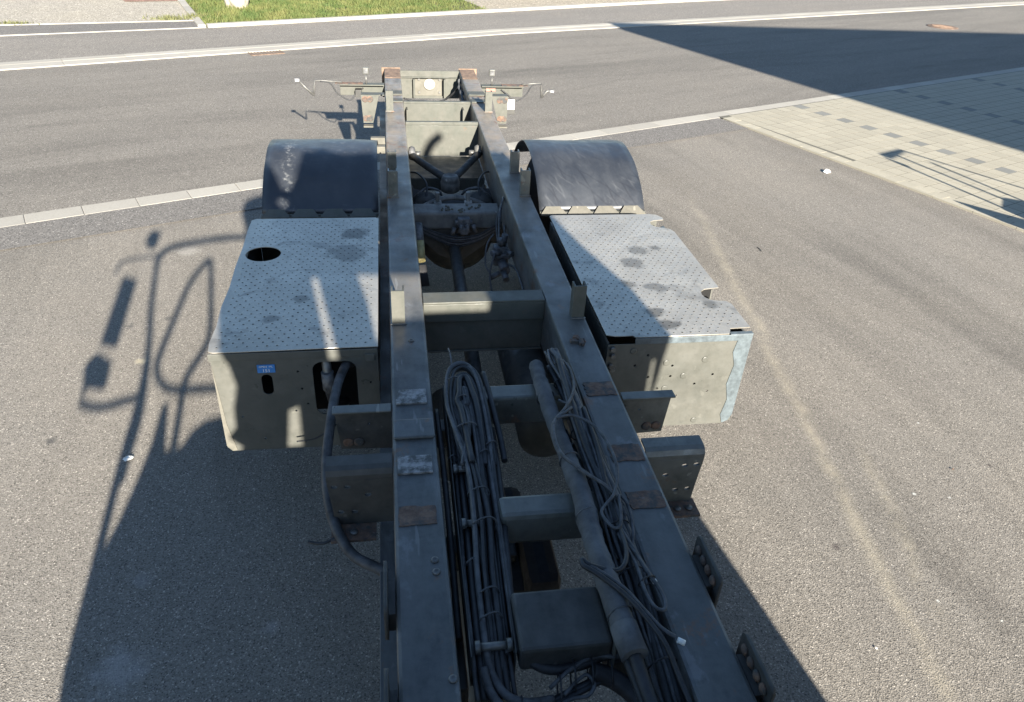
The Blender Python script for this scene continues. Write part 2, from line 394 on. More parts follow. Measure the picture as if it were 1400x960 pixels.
gsheet('verge', WK_f + [(60, 200), (-60, 200), (-40, 1)], .002, 'soil')
gsheet('gravel_area', [(-40, 2.2), (-8.0, 16.95), (-4.4, 18.02), (-5.1, 20.4), (-7.0, 28), (-60, 30), (-60, 2)], .010, 'gravel')
gsheet('side_path', [(-40, .62), (-7.6, 15.97), (-4.1, 17.33), (-4.4, 17.98), (-8.0, 16.9), (-40, 2.1)], .014, 'strip')
gsheet('red_path', [(-6.4, 20.2), (-5.25, 20.55), (-6.2, 24.5), (-8.4, 24)], .014, 'redpath')
gsheet('tan_path', [(2.12, 20.28), (7.2, 22.68), (21, 28.7), (60, 44.2), (60, 60), (-1, 60), (1.5, 22.4)], .010, 'tanpath')
pav_c = Vector((4.55, 11.02))                       # corner of the paved area
gsheet('joint_bed', [(4.46, 10.98), (60, near(60)), (60, -30), (18.6, -22.5)], .0171, 'joint')

def kerb_row(line, d0, d1, seg, z0, z1, x0, x1):
    root = bpy.data.objects.new('kerb', None); COL.objects.link(root); root['kind'] = 'structure'
    # walk along the polyline
    pts = [Vector(p) for p in off(line, d0)]; acc = []
    for a, c in zip(pts, pts[1:]):
        L = (c-a).length; k = max(1, round(L/seg)); u = (c-a)/L; sg = L/k
        for i in range(k):
            p = a+u*(i*sg+.002)
            if x0 < p.x < x1: acc.append((p, u, (sg-.005)/seg))
    bm = bmesh.new(); g = .006
    box(bm, 0, seg, 0, d1-d0, z0, z1)
    bmesh.ops.bevel(bm, geom=[e for e in bm.edges if all(abs(v.co.z-z1) < 1e-5 for v in e.verts)], offset=.004, segments=1, affect='EDGES')
    me = bpy.data.meshes.new('kerb_stone'); bm.to_mesh(me); bm.free(); me.materials.append(M['kerb'])
    for p, u, kx in acc:
        o = bpy.data.objects.new('kerb_stone', me); COL.objects.link(o); o.parent = root
        o.location = (p.x, p.y, random.uniform(-.0012, .0012)); o.rotation_euler.z = math.atan2(u.y, u.x)+random.uniform(-.002, .002); o.scale.x = kx
    return root
kerb_row(NK, 0, .25, .5, -.1, .0105, -7, 16)
kerb_row(FK_l, -.02, .286, 1.0, -.1, .020, -9, 26)
kerb_row(FK_l, .29, .50, 1.0, -.1, .022, -9, 26)
kerb_row([p for p in WK_f if p[0] > -4.1], -.02, .12, 1.0, -.1, .07, -4.2, 24)
kerb_row([(-40, .62), (-7.6, 15.97), (-4.1, 17.30)], -.05, .0, 1.0, -.1, .02, -10, -4)
kerb_row([(-4.15, 17.45), (-5.2, 20.6), (-6.5, 25)], -.10, .05, .8, -.1, .05, -6.4, -3.9)
kerb_row([(-40, 2.1), (-8.0, 16.92), (-4.4, 18.0)], -.03, .05, .8, -.1, .03, -10, -4.4)

# pavers: 0.2 m square stones, with dark ones set in a regular pattern
root = bpy.data.objects.new('paving', None); COL.objects.link(root); root['kind'] = 'structure'
PV = .2075
bm = bmesh.new(); box(bm, .0045, PV-.0045, -PV+.0045, -.0045, -.05, .018)
bmesh.ops.bevel(bm, geom=[e for e in bm.edges if all(abs(v.co.z-.018) < 1e-5 for v in e.verts)], offset=.0012, segments=1, affect='EDGES')
pm = {}
for k in ('paver', 'paver_dark'):
    me = bpy.data.meshes.new('paver'); bm.to_mesh(me); me.materials.append(M[k]); pm[k] = me
d0 = Vector((6.325, 11.281))
cells = []
ang = math.atan2(EX.y, EX.x)
for j in range(0, 36):
    for i in range(-2, 75):
        p = pav_c + EX*(i*PV+.10) + EY*(j*PV+.02)
        q = p + EX*PV/2 + EY*PV/2
        if (q.x-4.50)*.926+(q.y-10.90)*.377 < .17: continue
        # only where the photograph could look
        if q.y < 5.6 or q.x > 16 or q.x > 6.7+ (q.y-5.8)*.78: continue
        r = q-d0
        ii = r.dot(EX)/PV; jj = r.dot(EY)/PV
        ii -= .12*jj*0
        col = round(ii/12.5); dark = col >= 0 and abs(ii-col*12.5) < .5 and (round(jj) % 2 == 0)
        cells.append(((q.x+.46)**2+q.y**2, p, dark))
cells.sort(key=lambda c: c[0])
for d, p, dark in cells[:299]:
    o = bpy.data.objects.new('paver', pm['paver_dark' if dark else 'paver']); COL.objects.link(o); o.parent = root
    o.location = (p.x, p.y, random.uniform(-.0006, .0006)); o.rotation_euler.z = ang+random.uniform(-.006, .006)
far = bmesh.new(); ca, sa = cos(ang), sin(ang)
for d, p, dark in cells[299:]:
    z = random.uniform(-.0006, .0006); nv = len(far.verts)
    vm = {}
    for v in bm.verts: vm[v] = far.verts.new((p.x+v.co.x*ca-v.co.y*sa, p.y+v.co.x*sa+v.co.y*ca, v.co.z+z))
    for f in bm.faces:
        nf = far.faces.new([vm[v] for v in f.verts]); nf.material_index = 1 if dark else 0
bm.free()
o = link('paver_field', far, ['paver', 'paver_dark'], root, kind='stuff')
# narrow edging stones along the paved area and the cut stones inside them
edge_a = Vector((4.50, 10.90)); edge_b = Vector((6.9, 5.0))
n = int((edge_b-edge_a).length/.5); u = (edge_b-edge_a).normalized(); na = math.atan2(u.y, u.x)
for (w0, w1, L, z1, mk) in ((0, .05, .5, .022, 'paver'), (.054, .19, .2, .0190, 'paver')):
    e = bmesh.new(); box(e, .003, L-.004, w0, w1, -.05, z1); me = bpy.data.meshes.new('edging_stone'); e.to_mesh(me); e.free(); me.materials.append(M[mk])
    for i in range(int((edge_b-edge_a).length/L)):
        p = edge_a+u*(i*L); o = bpy.data.objects.new('edging_stone', me); COL.objects.link(o); o.parent = root
        o.location = (p.x, p.y, random.uniform(-.002, .002)); o.rotation_euler.z = na
# ------------------------------------------------------------------ off-frame neighbours that cast the long shadows
cn = empty('canopy', (7.2, 2.35, 0), 'flat concrete canopy roof on square columns right of the yard', 'canopy')
A2 = Vector((7.22, 2.34)); dB = Vector((.355, -.935)); dA = Vector((1, -.0))
poly = [A2, A2+dA*30, A2+dA*30+dB*22, A2+dB*22]
b_ = bmesh.new(); prism(b_, [(p.x-7.2, p.y-2.35) for p in poly], 'z', 6.0, 6.35)
link('roof_slab', b_, 'concrete_wall', cn)
for px, py in ((8.2, -6), (8.2, -13), (16, -13), (24, -13), (24, -3)):
    link('column', B(px-.2, px+.2, py-.2, py+.2, -.05, 5.998), 'concrete_wall', cn, .02)
ms = empty('shadow_rack', (6.85, 5.0, 0), 'unseen pole rack shaped to cast the slanted shadows by the pavers', 'rack')  # unseen caster, its shape worked back from the shadow on the paving
def mp(u_, v_): return (u_-7.395, 0, max(v_-1.434, 0))
for pts, r in ([((7.67, 3.10), (8.19, 2.53)), .015], [((7.70, 2.91), (7.79, 2.37)), .0195], [((7.43, 3.02), (7.59, 2.40)), .0195], [((7.19, 2.99), (7.34, 2.31)), .0195], [((7.19, 2.97), (7.26, 2.85)), .0195],
               [((8.19, 2.53), (8.6, 2.1)), .0195], [((7.79, 2.37), (7.95, 1.2)), .0195]):
    link('pole', T([mp(*p) for p in pts], r, 8, 1, False), 'steel', ms)
b_ = bmesh.new(); prism(b_, [mp(*p)[::2] for p in ((7.20, 3.04), (7.66, 3.12), (7.70, 3.09), (7.25, 2.97))], 'y', -.02, .02); link('head_plate', b_, 'steel', ms)
b_ = bmesh.new(); prism(b_, [mp(*p)[::2] for p in ((7.62, 2.41), (8.0, 2.30), (8.0, 1.44), (7.45, 1.44), (7.29, 2.28))], 'y', .04, .08); link('panel', b_, 'steel', ms)
b_ = bmesh.new(); prism(b_, [mp(*p)[::2] for p in ((6.92, 2.43), (7.36, 2.17), (7.1, 2.03), (6.98, 2.2))], 'y', -.08, -.04); link('guard_plate', b_, 'steel', ms)
link('beam', B((-.44, .0, -.1, -.05, 0, .60)), 'steel', ms)

# ------------------------------------------------------------------ the truck
truck = empty('truck', (0, 0, 0), 'stripped olive truck chassis with bare rails, two flat boxes and black mudguards', 'truck')
def P(name, bm, mat, parent=None, bevel=0., smooth=False, label=None, kind=None):
    o = link(name, bm, mat, parent or truck, bevel, smooth, label, kind)
    if parent is None: o.location.z = H
    return o
RW, RI, RD = .5, .326, .31
RAILS = {}
for s in (-1, 1):
    x0, x1 = sorted((s*RI, s*RW))
    r = P('rail', B(x0, x1, -3.2, 8.86, -RD, 0), 'rail', None, .014)
    RAILS[s] = r
    a, c = sorted((s*(RW+.0015), s*.562))
    P('flange', B(a, c, -3.2, 8.3, -RD+.004, -RD+.018), 'rail', r, .003)
    a, c = sorted((s*.556, s*.562))
    # raised pads welded on the rail top
    for y0, y1, m in ((2.605, 2.705, 'scraped' if s < 0 else 'rust'), (2.165, 2.265, 'scraped' if s < 0 else 'rust'), (1.905, 1.995, 'rust')):
        a, c = sorted((s*(RI+.025), s*(RW-.018)))
        if m == 'scraped': P('pad', B(a, c, y0, y1, .001, .0105), m, r, .002)
        else:
            pts = []
            for (p0, p1) in (((a, y0), (c, y0)), ((c, y0), (c, y1)), ((c, y1), (a, y1)), ((a, y1), (a, y0))):
                for k in range(9):
                    q_ = k/9; pts.append((p0[0]+(p1[0]-p0[0])*q_+random.gauss(0, .0028), p0[1]+(p1[1]-p0[1])*q_+random.gauss(0, .0028)))
            P('pad', sheet([pts], .003, lambda x, y, w: (x, y, .0022+w)), m, r)
    for y0, y1 in ((2.37, 2.49),):
        a, c = sorted((s*(RI+.004), s*(RW-.004)))
        if s < 0: P('saddle', B(a, c, y0, y1, .001, .016), 'rail', r, .007)
    # U-section stake posts
    for y0 in (3.28, 4.99, 5.47, 7.13):
        a, c = sorted((s*.424, s*.488)); h = .185 if y0 != 5.47 else .16
        b_ = bmesh.new()
        t_ = .009
        prism(b_, [(a, y0), (c, y0), (c, y0+.06), (c-t_, y0+.06), (c-t_, y0+t_), (a+t_, y0+t_), (a+t_, y0+.06), (a, y0+.06)], 'z', .001, h)
        P('post', b_, 'pale' if y0 in (7.13, 3.28) else 'paint', r)
        P('weld', B(a-.008, c+.008, y0-.012, y0-.001, .001, .008), 'rail', r, .003)
    # bolted side plates with slots
    for y0 in (1.52, 1.13):
        a = s*.524; c = s*.536; x_lo, x_hi = sorted((a, c))
        b_ = sheet([rounded(y0-.005, y0+.20, -.10, .052, .02)] + [rounded(y0+.02+k*.043, y0+.045+k*.043, -.028, .020, .009) for k in range(4)], .012,
                   lambda u_, v_, w, c_=(a+c)/2: (c_+w, u_, v_))
        sp_ = P('side_plate', b_, 'dark', r)
        P('spacer', B(*sorted((s*.5015, s*.5235)), y0+.03, y0+.165, -.09, -.012), 'dark', r)
        for kk in (range(4) if s > 0 else ()):
            b_ = bmesh.new(); lathe(b_, [(0, .019), (-s*.006, .017), (-s*.011, .010), (-s*.012, .002)], (s*.5235, y0+.032+kk*.043, .012), 'x', 9); P('rusted_bolt', b_, 'rust', r)
        a_, c_2 = sorted((s*.527, s*.533))
        P('rust_insert', B(a_, c_2, y0+.012, y0+.185, -.034, .026), 'rust', r)
    # worn weld spots
    if s < 0:
        for (px, py) in ((-.37, 1.74), (-.368, 1.69), (-.345, 1.30), (-.40, 3.12)):
            b_ = bmesh.new(); lathe(b_, [(0, .014), (.004, .013), (.006, .007), (.003, .005)], (px, py, .001), 'z', 12); P('bolt_hole', b_, 'steel', r)
    else:
        b_ = bmesh.new()
        for k in range(16):
            x = .409+random.gauss(0, .016); y = 3.063+random.gauss(0, .022); a = random.uniform(0, pi); L = random.uniform(.006, .02)
            box(b_, x-L*abs(cos(a))-.002, x+L*abs(cos(a))+.002, y-L*abs(sin(a))-.002, y+L*abs(sin(a))+.002, .001, random.uniform(.005, .016))
        tag(link('debris', b_, 'rust', None), 'small heap of rusty flakes lying on the right rail', 'debris').location.z = H
# end caps and rear lip of the rails
for s in (-1, 1):
    a, c = sorted((s*RI, s*(RW+.03)))
    P('end_cap', B(a, c, 8.862, 8.875, -RD, .012), 'rusttan', RAILS[s], .003)
    a, c = sorted((s*(RI+.004), s*(RW-.004)))
    P('wear_plate', B(a, c, 8.42, 8.85,   .001, .006), 'rusttan', RAILS[s], .002)
    P('cross_strap', B(a, c, 7.72, 7.86, .001, .012), 'pale', RAILS[s], .004)
    P('cross_strap', B(a, c, 7.45, 7.56, .001, .012), 'pale', RAILS[s], .004)

# crossmembers
XI = RI-.0015
P('crossmember', B((-XI, XI, 3.487, 3.604, -.012, 0), (-XI, XI, 3.487, 3.499, -.12, -.0125), (-XI, XI, 3.51, 3.522, -.31, -.1), (-XI, XI, 3.4995, 3.60, -.32, -.3105)), 'pale', None, .004)
P('crossmember', B((-.112, XI, 2.625, 2.725, -.15, -.002), (-XI, -.113, 2.63, 2.72, -.27, -.17)), 'paint', None, .012)
P('crossmember', B((-.125, XI, 1.916, 2.028, -.15, -.002), (-XI, -.126, 1.92, 2.02, -.28, -.17)), 'paint', None, .02)
c4 = P('crossmember', B((-.14, .142, 1.37, 1.588, -.10, -.002)), 'dark', None, .012)
P('end_flange', B(.1435, .152, 1.36, 1.60, -.14, .006), 'paint', c4, .002)
P('web', B((.153, XI, 1.40, 1.56, -.24, -.15)), 'dark', c4, .01)
P('crossmember', B((-XI, -.29, 1.37, 1.72, -.25, -.16)), 'dark', None, .01)
P('crossmember', B((-XI, XI, .2, .32, -.2, -.06)), 'dark', None, .01)
b_ = B((-XI, XI, 6.80, 6.845, -.03, -.002), (-XI, XI, 6.80, 6.812, -.31, -.0305), (-XI, XI, 6.22, 6.7995, -.32, -.31), (-XI, XI, 6.22, 6.232, -.42, -.3205))
P('crossmember', b_, 'pale', None, .004)
b_ = B((-XI, XI, 7.49, 7.535, -.022, -.002), (-XI, XI, 7.49, 7.502, -.28, -.0225), (-XI, XI, 7.36, 7.4895, -.30, -.288))
c_ = P('crossmember', b_, 'pale', None, .003)
for sx in (-.30, .24): P('gusset', B(sx, sx+.012, 7.37, 7.489, -.286, -.05), 'pale', c_)
ec = P('crossmember', sheet([[(-XI, -.30), (XI, -.30), (XI, -.002), (-XI, -.002)], rounded(-.19, .17, -.275, -.085, .012)], .014, lambda u_, v_, w: (u_, 8.80+w, v_)), 'pale')
P('lip', B(-XI, XI, 8.765, 8.7925, -.075, -.065), 'pale', ec, .002)
tp = P('tow_plate', B(-.185, .165, 8.83, 8.845, -.30, -.07), 'tan', ec, .003)
b_ = bmesh.new(); lathe(b_, [(0, .062), (-.015, .062), (-.02, .05), (-.02, .0)], (-.005, 8.829, -.155), 'y', 24); P('tow_eye', b_, 'eye', ec)
for bx, bz in ((-.12, -.1), (.11, -.1), (-.12, -.24), (.11, -.24)):
    b_ = bmesh.new(); cyl(b_, (bx, 8.82, bz), (0, 1, 0), .014, .018, 6); P('bolt', b_, 'steel', ec)
for sx in (-.19, .15): 
    P('cheek', B(sx, sx+.02, 8.72, 8.79, -.28, -.08), 'pale', ec, .002)
P('cable_run', T([(-.30, 8.70, -.28), (-.1, 8.66, -.31), (.12, 8.68, -.30), (.24, 8.6, -.2), (.30, 8.5, -.1)], .010), 'cable', ec)

# rear lamp bars, bracket plates
for s in (-1, 1):
    a, c = sorted((s*.505, s*.955))
    lb = P('lamp_bar', B((a, c, 8.2, 8.212, -.125, .0), (a, c, 8.12, 8.1995, -.012, .0)), 'pale', None, .002)
    P('rust_strip', B(*sorted((s*.72, s*1.0)), 8.13, 8.205, .0008, .006), 'rust', lb, .002)
    tipx = s*1.365 if s < 0 else 1.275
    ex = 1.20 if s < 0 else 1.14
    P('lamp_arm', T([(s*.93, 8.17, .012), (s*ex, 8.19, .022), (s*(ex+.015), 8.19, -.05), (s*(ex+.02), 8.19, -.13)], .009, 8, 3, False), 'steel', lb)
    P('lamp_arm', T([(s*(ex+.02), 8.19, -.13), ((s*(ex+.02)+tipx)/2, 8.19, -.06), (tipx, 8.19, .02 if s < 0 else -.05)], .013, 8, 3, False), 'steel', lb)
    P('marker_lamp', B(tipx-.04, tipx+.02, 8.165, 8.20, (.005 if s < 0 else -.070), (.042 if s < 0 else -.045)), 'cast', lb, .006)
    P('lens', B(tipx-.022, tipx+.006, 8.160, 8.1645, (.012 if s < 0 else -.064), (.036 if s < 0 else -.051)), 'white', lb)
    P('wire', T([(s*.72, 8.19, -.05), (s*.80, 8.16, -.10), (s*.86, 8.14, -.16), (s*.98, 8.16, -.10), (s*1.05, 8.17, .0), (s*1.15, 8.18, .015)], .007), 'cable', lb)
    lx = -.685 if s < 0 else .615
    lm = P('rear_lamp', B(lx-.030, lx+.030, 8.15, 8.18, .095, .160), 'panel', lb, .006)
    P('lens', B(lx-.022, lx+.022, 8.146, 8.1495, .104, .151), 'cast', lm, .003)
    P('stem', T([(lx, 8.16, .0), (lx, 8.165, .084)], .009, 8, 1, False), 'steel', lb)
    if s > 0:
        P('reflector', B(.56, .66, 8.188, 8.1995, -.07, -.03), 'reflector', lb, .002)
        pl_ = P('marker_plate', B(.735, .845, 7.985, 8.0, -.255, -.095), 'dark', lb, .003)
        P('sticker', B(.74, .838, 7.98, 7.9845, -.20, -.10), 'white', lb)
    else:
        P('socket', B(-.80, -.735, 8.1, 8.195, -.12, -.05), 'dark', lb, .004)
    # bracket plate with rusty bolt pairs
    xa, xb, xc, xd = (-.725, -.555, -.62, -.712) if s < 0 else (.695, .53, .60, .685)
    bp = P('bracket_plate', sheet([[(xa, .055), (xb, .055), (xc, -.21), (xd, -.21)]] + [circle(xa+(xb-xa)*k, z_, .012, 10) for k, z_ in ((.22, .015), (.5, .015), (.24, -.165), (.46, -.165))], .012, lambda u_, v_, w: (u_, 7.50+w, v_)), 'pale')
    P('top_flange', B(*sorted((xa, s*.503)), 7.507, 7.60, .043, .055), 'pale', bp, .003)
    P('foot', B(*sorted((xc, xd)), 7.42, 7.493, -.235, -.221), 'tan', bp, .003)
    for z_ in (.015, -.165):
        for k in (.22, .5) if z_ > 0 else (.24, .46):
            b_ = bmesh.new(); lathe(b_, [(-.004, .032), (-.0075, .030), (-.0085, .013), (-.0065, .012)], (xa+(xb-xa)*k, 7.50, z_), 'y', 14); P('washer', b_, 'rust', bp)
P('rope', T([(.315, 8.6, -.05), (.30, 8.45, -.10), (.305, 8.2, -.11), (.30, 7.95, -.16), (.31, 7.75, -.19), (.30, 7.6, -.23)], lambda t: .017+.006*sin(t*40), 8, 8), 'sleeve', RAILS[1])

# side boxes
def dimples(x0, x1, y0, y1, z, test):
    bm = bmesh.new(); k = 0; y = y0
    while y < y1:
        x = x0 + (.0225 if k % 2 else 0)
        while x < x1:
            if test(x, y):
                r1, r2, n_ = .0092*random.uniform(.9, 1.1), .0046*random.uniform(.75, 1.2), 7
                A = [bm.verts.new((x+r1*cos(2*pi*i/n_), y+r1*sin(2*pi*i/n_), z)) for i in range(n_)]
                C = [bm.verts.new((x+r2*cos(2*pi*i/n_), y+r2*sin(2*pi*i/n_), z+.0008)) for i in range(n_)]
                for i in range(n_): bm.faces.new([A[i], A[(i+1) % n_], C[(i+1) % n_], C[i]])
                D = [bm.verts.new((x+r2*1.06*cos(2*pi*i/n_), y+r2*1.06*sin(2*pi*i/n_)*.8, z+.0010)) for i in range(n_)]
                bm.faces.new(D).material_index = 1
            x += .045
        y += .034; k += 1
    return bm
ZB = .012
# left box
lb = P('side_box', B((-1.318, -.56, 3.60, 4.60, -.57, -.56), (-1.318, -1.308, 3.075, 4.6, -.56, -.03), (-.575, -.565, 3.075, 4.6, -.55, -.03), (-1.30, -.58, 4.588, 4.60, -.56, -.03)), 'panel', label='left side box with a round hole and a blue sticker')
wav = [(-.557, 3.062), (-.557, 4.598), (-.575, 4.612), (-1.31, 4.612), (-1.334, 4.59), (-1.338, 4.44), (-1.331, 4.2), (-1.334, 3.94), (-1.327, 3.7), (-1.333, 3.48), (-1.324, 3.3), (-1.330, 3.14), (-1.322, 3.07), (-1.30, 3.058), (-1.0, 3.061), (-.80, 3.064)]
P('top_plate', sheet([wav, circle(-1.205, 4.10, .098, 28)], .006, lambda x, y, w: (x, y, ZB-.003+w)), 'tread', lb)
P('dimples', dimples(-1.29, -.575, 3.10, 4.58, ZB, lambda x, y: math.hypot(x+1.205, y-4.10) > .118), ['tread', 'hole'], lb, kind='stuff')
P('edge_fold', B(-1.325, -.56, 3.054, 3.060, -.035, ZB-.008), 'panel', lb, .002)
fl = sheet([[(-1.318, -.03), (-.56, -.03), (-.56, -.55), (-.86, -.572), (-1.295, -.568), (-1.316, -.54)], rounded(-1.105, -1.055, -.235, -.12, .024), rounded(-.868, -.664, -.37, -.062, .045)]
           + [circle(x, z, .006, 8) for x, z in ((-.78+.0, -.42), (-.935, -.11), (-.925, -.21), (-.905, -.30), (-.965, -.34), (-1.13, -.50), (-.60, -.19), (-1.22, -.36))], .006, lambda x, y, w: (x, 3.062+w, y))
P('front_panel', fl, 'panel', lb)
P('worn_edge', sheet([[(-1.316, -.06), (-1.308, -.20), (-1.298, -.40), (-1.27, -.56), (-1.29, -.564), (-1.3165, -.53)]], .003, lambda x, y, w: (x, 3.0565+w, y)), 'tan', lb)
P('sticker', B(-1.116, -1.036, 3.0555, 3.0585, -.108, -.064), 'blue', lb)
def text(s, size, mapper, name, mat, parent):
    cu = bpy.data.curves.new('t', 'FONT'); cu.body = s; cu.size = size; cu.align_x = 'CENTER'; cu.extrude = .0004; cu.resolution_u = 3
    o = bpy.data.objects.new('t', cu); COL.objects.link(o); dg = bpy.context.evaluated_depsgraph_get()
    me = bpy.data.meshes.new_from_object(o.evaluated_get(dg)); bpy.data.objects.remove(o)
    me.materials.clear()
    for v in me.vertices: v.co = mapper(*v.co)
    return obj_from(name, me, mat, parent)
text('OPEN  ML', .013, lambda x, y, w: (-1.076+x*1.1, 3.0545-w, -.078+y), 'lettering', 'white', lb)
text('151', .023, lambda x, y, w: (-1.076+x*1.1, 3.0545-w, -.103+y), 'lettering', 'white', lb)
P('inner_wall', B(-1.30, -.59, 3.36, 3.37, -.56, -.03), 'hole', lb)
P('dark_backing', B((-1.30, -.59, 3.60, 4.58, -.36, -.35), (-1.305, -1.30, 3.60, 4.58, -.36, -.04)), 'hole', lb)  # black sheets added to keep the inside of the box dark
P('fuel_cap', T([(-1.19, 4.16, -.24), (-1.19, 4.16, -.09)], lambda t: .085-.02*t, 18, 1, False), 'cast', lb)
P('pipe_elbow', T([(-.83, 3.12, -.05), (-.81, 3.10, -.07), (-.80, 3.07, -.13), (-.80, 3.06, -.20)], .022, 12), 'steel', lb)
P('coupling', T([(-.80, 3.06, -.12), (-.798, 3.055, -.215)], .030, 12, 1, False), 'cast', lb)
P('pipe', T([(-.798, 3.06, -.215), (-.78, 3.09, -.32), (-.74, 3.2, -.40)], .026, 12), 'conduit', lb)
P('wire_stub', T([(-.775, 3.0, -.39), (-.87, 2.98, -.45), (-.97, 2.99, -.475)], .004, 6), 'cable', lb)
P('latch', B(-.62, -.575, 3.045, 3.057, -.06, -.02), 'panel', lb, .002)
# right box
rb = P('side_box', B((.565, 1.318, 3.60, 4.60, -.57, -.56), (1.306, 1.318, 3.60, 4.28, -.56, -.03), (1.306, 1.318, 3.075, 3.395, -.56, -.03), (1.306, 1.318, 3.40, 3.595, -.56, -.25), (.565, .575, 3.075, 4.6, -.55, -.03), (.58, 1.30, 4.588, 4.60, -.56, -.03)), 'panel', label='right side box with notched edge and drilled front panel')
ro = [(.60, 3.075), (.69, 3.075), (.70, 3.058), (1.19, 3.058), (1.205, 3.085), (1.215, 3.11), (1.325, 3.115), (1.325, 3.36), (1.305, 3.392), (1.262, 3.398), (1.225, 3.41), (1.203, 3.44), (1.198, 3.475), (1.205, 3.51), (1.235, 3.535), (1.325, 3.55), (1.325, 4.32), (1.31, 4.36), (1.28, 4.375), (1.225, 4.40), (1.205, 4.435), (1.21, 4.48), (1.245, 4.505), (1.315, 4.515), (1.318, 4.55), (1.29, 4.60), (1.25, 4.612), (.575, 4.612), (.558, 4.598), (.558, 3.09)]
P('top_plate', sheet([ro], .006, lambda x, y, w: (x, y, ZB-.003+w)), 'tread', rb)
def rtest(x, y):
    if math.hypot(x-1.26, y-3.47) < .105 or math.hypot(x-1.28, y-4.45) < .10: return False
    if x > 1.17 and y < 3.14 or x > 1.24 and y > 4.54 or y < 3.1 and x < .72: return False
    return True
P('dimples', dimples(.59, 1.30, 3.085, 4.58, ZB, rtest), ['tread', 'hole'], rb, kind='stuff')
P('edge_fold', B((.70, 1.318, 3.053, 3.0575, -.03, ZB-.006), (1.20, 1.322, 3.058, 3.085, ZB-.010, ZB-.005)), 'lead', rb, .002)
hs = [(1.09, -.14), (1.15, -.235), (1.06, -.29), (.99, -.235), (.92, -.17), (.92, -.235), (.885, -.15), (.80, -.235), (.72, -.16), (.90, -.31), (.86, -.31), (1.14, -.34), (1.10, -.53), (.97, -.36), (.78, -.10), (.70, -.07), (.74, -.16)]
fr = sheet([[(.565, -.03), (1.318, -.03), (1.312, -.50), (1.295, -.545), (1.26, -.562), (.58, -.56), (.565, -.52)]] + [circle(x, z, .0075 if i % 3 else .011, 8) for i, (x, z) in enumerate(hs[:-1])], .006, lambda x, y, w: (x, 3.062+w, y))
P('front_panel', fr, 'panel', rb)
P('worn_edge', sheet([[(1.245, -.02), (1.318, -.02), (1.312, -.50), (1.295, -.54), (1.262, -.556), (1.245, -.50), (1.262, -.40), (1.238, -.30), (1.255, -.18), (1.232, -.1)]], .003, lambda x, y, w: (x, 3.0565+w, y)), 'lead', rb)
for i, (x, z) in enumerate(hs[:-1]):
    if i % 3 == 0:
        b_ = bmesh.new(); lathe(b_, [(.0, .018), (-.003, .017), (-.0035, .012)], (x, 3.0585, z), 'y', 12); P('rivet', b_, 'panel', rb)
for x, z in ((.66, -.05), (.665, -.09), (.66, -.15), (.67, -.17)):
    b_ = bmesh.new(); cyl(b_, (x-.07, 3.05, z), (0, 1, 0), .013, .02, 10); P('bolt', b_, 'steel', rb)
P('inner_wall', B((.58, 1.30, 3.40, 3.41, -.56, -.24), (.58, 1.30, 3.58, 3.59, -.56, -.02)), 'hole', rb)
P('hinge', T([(1.21, 4.43, -.06), (1.31, 4.46, -.04)], .03, 10, 1, False), 'lead', rb)
P('hinge', B(1.215, 1.245, 3.44, 3.455, -.05, -.01), 'lead', rb, .003)
